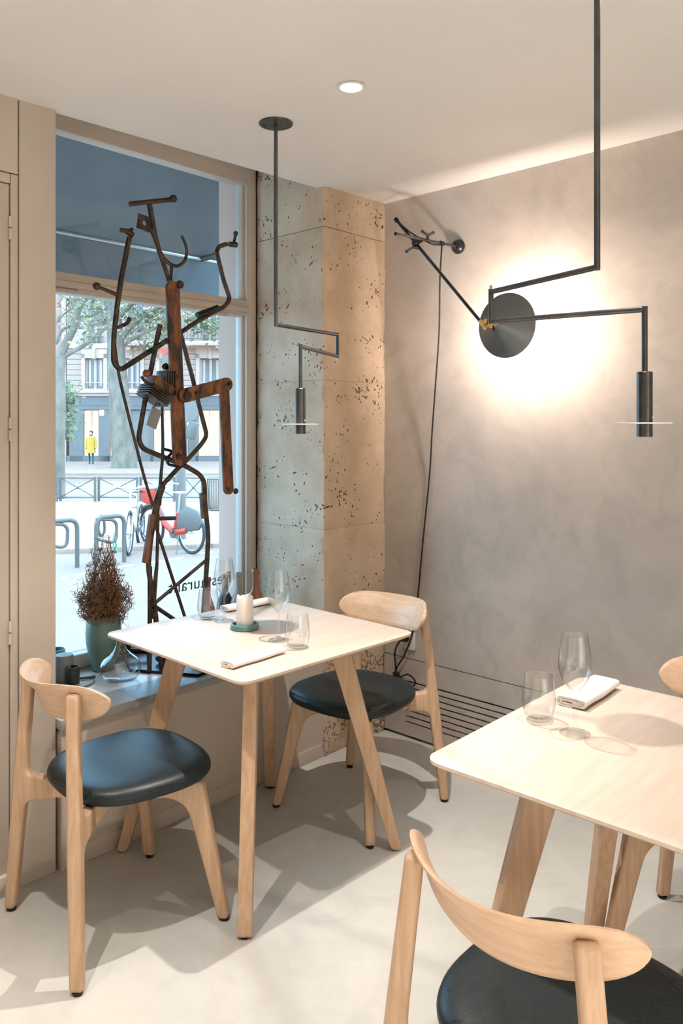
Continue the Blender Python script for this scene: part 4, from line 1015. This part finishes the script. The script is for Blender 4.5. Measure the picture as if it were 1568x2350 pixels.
# wire litter bin
lbp = PZ(497, 1171, ZG); Dl = FPX * (EYE - ZG) / (1171 - HV)
lb = thing('litter_bin', 'wire litter bin with pale bag beyond the red bicycle', 'bin', (lbp.x, lbp.y, ZG))
hb_ = (1171 - 1098) / FPX * Dl; rb_ = 20 / FPX * Dl
for k in range(22):
    a = 2 * math.pi * k / 22
    obj('wire', tube([(rb_ * .9 * math.cos(a), rb_ * .9 * math.sin(a), .02), (rb_ * 1.05 * math.cos(a), rb_ * 1.05 * math.sin(a), hb_)], .008, 5), M['grey_paint'], lb)
obj('bag', lathe([(1e-4, .04), (rb_ * .55, .05), (rb_ * .8, .12), (rb_ * .85, hb_ * .6), (rb_ * .98, hb_ * 1.0), (rb_ * 1.05, hb_ * .95)], 20), M['bike_white'], lb)
for z, rr in ((.03, .92), (hb_, 1.06)): obj('hoop', G().add(torus(rb_ * rr, .014, 28, 6), Matrix.Translation((0, 0, z)) @ Matrix.Rotation(math.pi / 2, 4, 'X')), M['grey_paint'], lb)
# ---------------------------------------------------------------- buildings
DF = 44.0; K = DF / FPX
def fx(u): return (u - CU) * K
def fz(v): return EYE + (HV - v) * K - ZG
def building(name, lab, u0, u1, cat='building'):
    o = OUT(fx((u0 + u1) / 2), DF, ZG); t = thing(name, lab, cat, o, OUT_ROT); return t, fx((u0 + u1) / 2)
bd, bx = building('apartment_building', 'pale stone apartment building with shops across the street', 153, 800)
def fb_(name, u0, u1, v0, v1, y0, y1, m, parent=None, bevel=0):
    return obj(name, box((fx(u0) - bx, y0, fz(v1)), (fx(u1) - bx, y1, fz(v0))), m, parent or bd, bevel=bevel)
wins1 = [(196, 237), (281, 322), (367, 408), (459, 506), (552, 593), (640, 681)]
wins2 = [(203, 234), (289, 330), (367, 400), (462, 498), (552, 588), (640, 676)]
Ztop, Zg = 370, 1062
fb_('wall_core', 153, 800, Ztop, 1064, .35, 8, M['facade'])
# first floor: ashlar courses between the windows
edges = [153] + [x for w in wins1 for x in (w[0] - 9, w[1] + 9)] + [800]
cv = [800 + i * 12.1 for i in range(9)]
for i in range(0, len(edges), 2):
    a, b = edges[i], edges[i + 1]
    for k in range(8):
        fb_('ashlar_course', a, b, cv[k] + .5, cv[k + 1] - .4, .02, .36, M['facade'])
for (a, b) in wins1:
    s = fb_('window_surround', a - 9, a - 1, 812, 897, -.04, .36, M['facade_trim']); fb_('window_surround', b + 1, b + 9, 812, 897, -.04, .36, M['facade_trim'])
    fb_('window_head', a - 9, b + 9, 800, 822, -.04, .36, M['facade_trim'])
    fb_('keystone', (a + b) / 2 - 4, (a + b) / 2 + 4, 798, 824, -.12, .1, M['facade_trim'], bevel=.03)
    w = fb_('window', a - 1, b + 1, 822, 897, .24, .33, M['winglass'])
    c = (a + b) / 2
    for q, (p0, p1) in enumerate(((a - 1, a + 3), (c - 3, c + 3), (b - 3, b + 1))): fb_('window_bar', p0, p1, 824, 892, .18, .24, M['facade_trim'], w)
    for p0, p1 in ((a + 5, a + 11), (b - 11, b - 5)): fb_('curtain', p0, p1, 826, 886, .2, .238, M['bike_white'], w)
    fb_('guard_rail', a - 1, b + 1, 877, 879, .0, .05, M['facade_trim'], w)
    fb_('window_ledge', a - 3, b + 3, 892, 897, -.08, .3, M['facade_trim'])
# second floor
edges = [153] + [x for w in wins2 for x in (w[0], w[1])] + [800]
for i in range(0, len(edges), 2): fb_('wall_pier_stone', edges[i], edges[i + 1], 690, 790, .03, .36, M['facade'])
for j, (a, b) in enumerate(wins2):
    w = fb_('window', a, b, 690, 786, .22, .33, M['winglass']); c = (a + b) / 2
    for p0, p1 in ((a, a + 3), (c - 3, c + 3), (b - 3, b)): fb_('window_bar', p0, p1, 690, 786, .16, .22, M['facade_trim'], w)
    fb_('window_bar', a, b, 763, 767, .16, .22, M['facade_trim'], w)
fb_('floor_band', 153, 800, 788, 800, -.10, .36, M['facade_trim'], bevel=.03)
bal = fb_('balcony_slab', 268, 518, 785, 796, -.75, .1, M['facade_trim'], bevel=.04)
for u in (300, 345, 420, 510): fb_('bracket', u - 5, u + 5, 796, 806, -.6, .1, M['facade_trim'], bal, bevel=.05)
rl = G()
rl.add(box((fx(268) - bx, -.73, fz(739)), (fx(518) - bx, -.69, fz(736.5)))).add(box((fx(268) - bx, -.72, fz(781)), (fx(518) - bx, -.70, fz(779.5))))
obj('balcony_rail', rl, M['grey_paint'], bd)
bu = G()
for k in range(64):
    x = fx(268 + 250 * (k + .5) / 64) - bx; bu.add(tube([(x, -.71, fz(785)), (x + .05 * (-1) ** k, -.71, fz(760)), (x, -.71, fz(738))], .012, 4))
bo_ = obj('balusters', bu, M['grey_paint'], bd); bo_['kind'] = 'stuff'
r2 = G()
for k in range(10):
    x = fx(200 + 37 * k / 9) - bx; r2.add(tube([(x, -.05, fz(786)), (x, -.05, fz(772))], .012, 4))
r2.add(tube([(fx(199) - bx, -.05, fz(772)), (fx(238) - bx, -.05, fz(772))], .02, 5)); obj('balconet', r2, M['grey_paint'], bd)
# upper floors
for (va, vb) in ((585, 665), (480, 560)):
    for (a, b) in wins2:
        w = fb_('window', a, b, va, vb, .24, .37, M['winglass']); c = (a + b) / 2
        for p0, p1 in ((a, a + 3), (c - 3, c + 3), (b - 3, b)): fb_('window_bar', p0, p1, va, vb, .18, .25, M['facade_trim'], w)
    fb_('floor_band', 153, 800, vb + 12, vb + 20, -.05, .4, M['facade_trim'])
fb_('cornice', 150, 803, 897, 903, -.28, .36, M['facade_trim'], bevel=.04); fb_('cornice', 152, 801, 903, 909, -.16, .36, M['facade_trim'])
# shops
fb_('shop_fascia', 160, 790, 909, 940, -.05, .36, M['fascia'])
fb_('fascia_batten', 160, 790, 929, 931, -.08, .0, M['fascia'])
for u in (185, 255, 345, 470, 560, 650): fb_('fascia_batten', u - .6, u + .6, 909, 929, -.07, .0, M['fascia'])
shop = [(191, 226, 'shopglow'), (252, 263, 'shoplamp'), (296, 345, 'shopdark'), (352, 400, 'shopglow'), (410, 448, 'shopdark'), (455, 505, 'shopglow'), (512, 560, 'shopglow'), (570, 640, 'shopdark'), (650, 700, 'shopglow')]
fb_('shop_base', 153, 800, 1046, 1064, .0, .36, M['fascia'])
last = 160
for (a, b, k) in shop:
    fb_('shop_pier', last, a, 940, 1062, .0, .36, M['fascia']); last = b
    fb_('shop_window', a, b, 942, 1046, .22, .34, M[k])
    fb_('shop_mullion', (a + b) / 2 - .8, (a + b) / 2 + .8, 942, 1046, .16, .24, M['facade_trim'])
fb_('shop_pier', last, 790, 940, 1062, .0, .36, M['fascia'])
for u in (234, 446): fb_('shop_lantern', u - 5, u + 5, 941, 954, -.1, .1, M['shoplamp'], bevel=.04)
for u, v in ((432, 972), (213, 985), (492, 1027), (470, 985), (480, 1000), (500, 990)):
    obj('pendant_bulb', ball((fx(u) - bx, .1, fz(v)), .10, 10), M['shoplamp'], bd)
# left neighbour
nb, bx2 = building('neighbour_house', 'rosy brick house at the left end of the street', -500, 146)
for nm, a, b, v0, v1, y0, y1, m in (('wall', -500, 146, 480, 1064, .3, 8, 'pink_wall'), ('corner_quoin', 140, 150, 480, 1064, .1, .5, 'facade_trim'), ('shop_front', -500, 140, 930, 1062, .1, .32, 'fascia'), ('cornice', -500, 146, 915, 928, -.1, .3, 'facade_trim')):
    obj(nm, box((fx(a) - bx2, y0, fz(v1)), (fx(b) - bx2, y1, fz(v0))), M[m], nb)
for a in (-420, -320, -220, -120, -20, 75):
    for va, vb in ((690, 780), (820, 900), (560, 650)):
        w = obj('window', box((fx(a) - bx2, .2, fz(vb)), (fx(a + 38) - bx2, .33, fz(va))), M['winglass'], nb)
        for p in (a, a + 17, a + 34): obj('window_bar', box((fx(p) - bx2, .14, fz(vb)), (fx(p + 4) - bx2, .21, fz(va))), M['facade_trim'], w)
# ---------------------------------------------------------------- trees
def leaves(pts, n, size, spread, rnd, flat_=.6):
    g = G()
    for i in range(n):
        c = rnd.choice(pts) + Vector((rnd.gauss(0, spread), rnd.gauss(0, spread), rnd.gauss(0, spread * .8)))
        a = Vector((rnd.uniform(-1, 1), rnd.uniform(-1, 1), rnd.uniform(-1, .4))).normalized(); b = a.orthogonal().normalized(); cc = a.cross(b)
        s = size * rnd.uniform(.6, 1.3)
        g.add(([c, c + a * s * .5 + b * s * .45 + cc * s * .1, c + a * s * 1.1, c + a * s * .5 - b * s * .45 + cc * s * .1], [(0, 1, 2), (0, 2, 3)]))
    return g
def tree(name, lab, D, trunk, tr, branches, nl, size, seed, extra):
    rnd = random.Random(seed)
    bs = PD(trunk[0][0], trunk[0][1], D); bs.z = ZG
    t = thing(name, lab, 'tree', bs)
    P = [PD(u, v, D) for u, v in trunk]; P[0].z = ZG - .02
    obj('trunk', tube(spline(P, 5), tr, 14), M['bark'], t, world=True)
    pts = []
    for br in branches:
        Q = [PD(u, v, D + (dd[0] if dd else 0)) for u, v, *dd in br[0]]
        sp = spline(Q, 5); obj('branch', tube(sp, br[1], 8), M['bark'], t, world=True); pts += sp[len(sp) // 3:]
    for (u0, v0, u1, v1, n) in extra:
        for k in range(n): pts.append(PD(rnd.uniform(u0, u1), rnd.uniform(v0, v1), D + rnd.uniform(-1.5, 1.5)))
    g1 = obj('leaves', leaves(pts, nl, size, .28, rnd), M['leaf_g'], t, world=True, angle=None); g1['kind'] = 'stuff'; g1['label'] = 'sparse grey-green leaves'
    g2 = obj('yellow_leaves', leaves(pts, nl // 9, size, .3, rnd), M['leaf_y'], t, world=True, angle=None); g2['kind'] = 'stuff'; g2['label'] = 'scattered yellow autumn leaves'
    tg_ = G()
    for i in range(160):
        a = rnd.choice(pts); d = Vector((rnd.uniform(-1, 1), rnd.uniform(-.5, .5), rnd.uniform(-.5, 1))).normalized() * rnd.uniform(.3, .9) * D / 37
        tg_.add(tube([a, a + d * .5 + Vector((0, 0, rnd.uniform(-.08, .08))), a + d], [.016 * D / 37, .012 * D / 37, .006 * D / 37], 4))
    tt = obj('fine_twigs', tg_, M['bark'], t, world=True); tt['kind'] = 'stuff'
tree('plane_tree', 'pale mottled plane tree with a thick trunk across the street', 37, [(285, 1076), (284, 1050), (279, 980), (273, 900), (268, 820), (262, 740), (250, 660), (235, 560)], [.62, .50, .42, .38, .33, .30, .27, .25],
     [([(270, 790), (300, 750), (340, 720), (400, 690), (470, 660)], [.16, .05]), ([(266, 770), (240, 740), (215, 700), (195, 650)], [.15, .06]), ([(262, 740), (300, 700), (330, 670), (345, 620)], [.14, .05]), ([(268, 800), (320, 770), (380, 745), (440, 735), (500, 745)], [.10, .03]), ([(258, 700), (225, 720), (180, 730)], [.09, .03]), ([(250, 660), (300, 620), (400, 600)], [.14, .05])],
     2600, .20, 11, [(160, 660, 520, 740, 160), (300, 720, 420, 800, 50), (440, 720, 520, 770, 40), (150, 560, 600, 680, 120)])
tree('young_plane_tree', 'forking grey plane tree at the left edge of the window', 22.0, [(132, 1180), (132, 1050), (135, 930), (136, 850), (140, 815)], [.22, .19, .17, .16, .15],
     [([(138, 820), (150, 790), (168, 755), (180, 710), (195, 680), (205, 640)], [.13, .07]), ([(140, 822), (170, 805), (205, 785), (235, 760), (255, 740)], [.075, .03]), ([(128, 790), (140, 760), (160, 750), (190, 752), (225, 742), (250, 720)], [.05, .02]), ([(178, 715), (165, 690), (150, 660)], [.05, .025]), ([(130, 740), (150, 718), (180, 700), (200, 680)], [.035, .015])],
     240, .125, 5, [(130, 670, 240, 760, 40)])
# low shrub by the left tree
sp_ = PZ(133, 1062, ZG); 
rnd = random.Random(9)
pp = [PD(rnd.uniform(128, 166), rnd.uniform(890, 1000), 30 + rnd.uniform(-.8, .8)) for _ in range(70)]
bsh = thing('street_shrub', 'grey-leaved shrub against the left edge of the shop window', 'shrub', OUT(L_(145, 30), 30, ZG))
q = obj('foliage', leaves(pp, 650, .17, .2, rnd), M['leaf_g'], bsh, world=True, angle=None); q['kind'] = 'stuff'
obj('stem', tube([OUT(L_(146, 30), 30, ZG), PD(146, 950, 30), PD(146, 900, 30)], [.06, .05, .03], 8), M['bark'], bsh, world=True)
# ---------------------------------------------------------------- passer-by
pf = PZ(209, 1066, ZG); Dq = FPX * (EYE - ZG) / (1066 - HV)
per = thing('person', 'person in a yellow coat and dark trousers on the far pavement', 'person', (pf.x, pf.y, ZG), OUT_ROT)
me = bpy.data.meshes.new('body')
pv = [(0, 0, .90), (0, 0, 1.15), (0, 0, 1.38), (0, 0, 1.46), (0, -.01, 1.56), (0, -.01, 1.66), (.18, 0, 1.36), (.23, 0, 1.10), (.22, -.06, .86), (.22, -.08, .78), (-.18, 0, 1.36), (-.23, 0, 1.10), (-.22, -.04, .86), (-.22, -.06, .78), (.09, 0, .84), (.10, -.02, .47), (.10, .02, .08), (.10, -.14, .045), (-.09, 0, .84), (-.10, .04, .47), (-.10, .12, .08), (-.10, -.03, .045)]
pe = [(0, 1), (1, 2), (2, 3), (3, 4), (4, 5), (2, 6), (6, 7), (7, 8), (8, 9), (2, 10), (10, 11), (11, 12), (12, 13), (0, 14), (14, 15), (15, 16), (16, 17), (0, 18), (18, 19), (19, 20), (20, 21)]
rad = [.14, .13, .15, .055, .085, .075, .06, .045, .035, .04, .06, .045, .035, .04, .085, .06, .045, .04, .085, .06, .045, .04]
me.from_pydata(pv, pe, []); bo2 = bpy.data.objects.new('body', me); C.objects.link(bo2); bo2.parent = per
md = bo2.modifiers.new('skin', 'SKIN')
for i, r in enumerate(rad): me.skin_vertices[0].data[i].radius = (r, r * .85)
me.skin_vertices[0].data[0].use_root = True
sb2 = bo2.modifiers.new('sub', 'SUBSURF'); sb2.levels = 1; sb2.render_levels = 1
me.materials.append(M['trousers'])
obj('coat', lathe([(.235, .58), (.225, .75), (.20, 1.0), (.205, 1.2), (.19, 1.38), (.10, 1.45), (.07, 1.46)], 20), M['coat'], per)
for s in (-1, 1): obj('sleeve', tube([(.17 * s, 0, 1.38), (.24 * s, 0, 1.12), (.235 * s, -.06, .84)], [.075, .07, .055], 10), M['coat'], per)
obj('face', ball((0, -.035, 1.59), .085, 12, (.85, .9, 1.15)), M['skin'], per)
obj('hair', ball((0, .015, 1.63), .105, 12, (.95, .95, 1.0)), M['hair'], per)
# ---------------------------------------------------------------- own awning above the window
aw = thing('shop_awning', 'dark blue-grey cloth awning seen through the upper pane', 'awning', (1.9, 3.09, 3.1))
def sheet(name, A, B, Cc, Dd, th, m, nx=24, ny=6, wob=0):
    V = []; F = []
    for s in (0, 1):
        for i in range(nx + 1):
            for j in range(ny + 1):
                p = A.lerp(B, i / nx).lerp(Dd.lerp(Cc, i / nx), j / ny)
                V.append(p + Vector((0, wob * math.sin(i * 1.3 + j) * (j / ny), -th * s)))
    N = (nx + 1) * (ny + 1)
    for i in range(nx):
        for j in range(ny):
            a = i * (ny + 1) + j; q = (a, a + 1, a + ny + 2, a + ny + 1); F += [q, tuple(N + k for k in reversed(q))]
    return obj(name, (V, F), m, aw, world=True)
yb = 4.15; zb_ = PY(130, 531, yb).z
sheet('canopy', Vector((-2, 3.09, 3.32)), Vector((5, 3.09, 3.32)), Vector((5, yb, zb_ + .01)), Vector((-2, yb, zb_ + .01)), .004, M['awning'])
sheet('valance', Vector((-2, yb, zb_)), Vector((5, yb, zb_)), Vector((5, yb, zb_ - .245)), Vector((-2, yb, zb_ - .245)), .0, M['awning'], 60, 4, .012)
obj('front_bar', tube([(-2, yb, zb_), (5, yb, zb_)], .014, 10), M['chrome'], aw, world=True)
for x in (-.6, 3.15):
    obj('folding_arm', tube([(x + .5, 3.09, zb_ + .12), (x + .1, 3.6, zb_ + .05), (x, yb, zb_)], .018, 8), M['grey_paint'], aw, world=True)
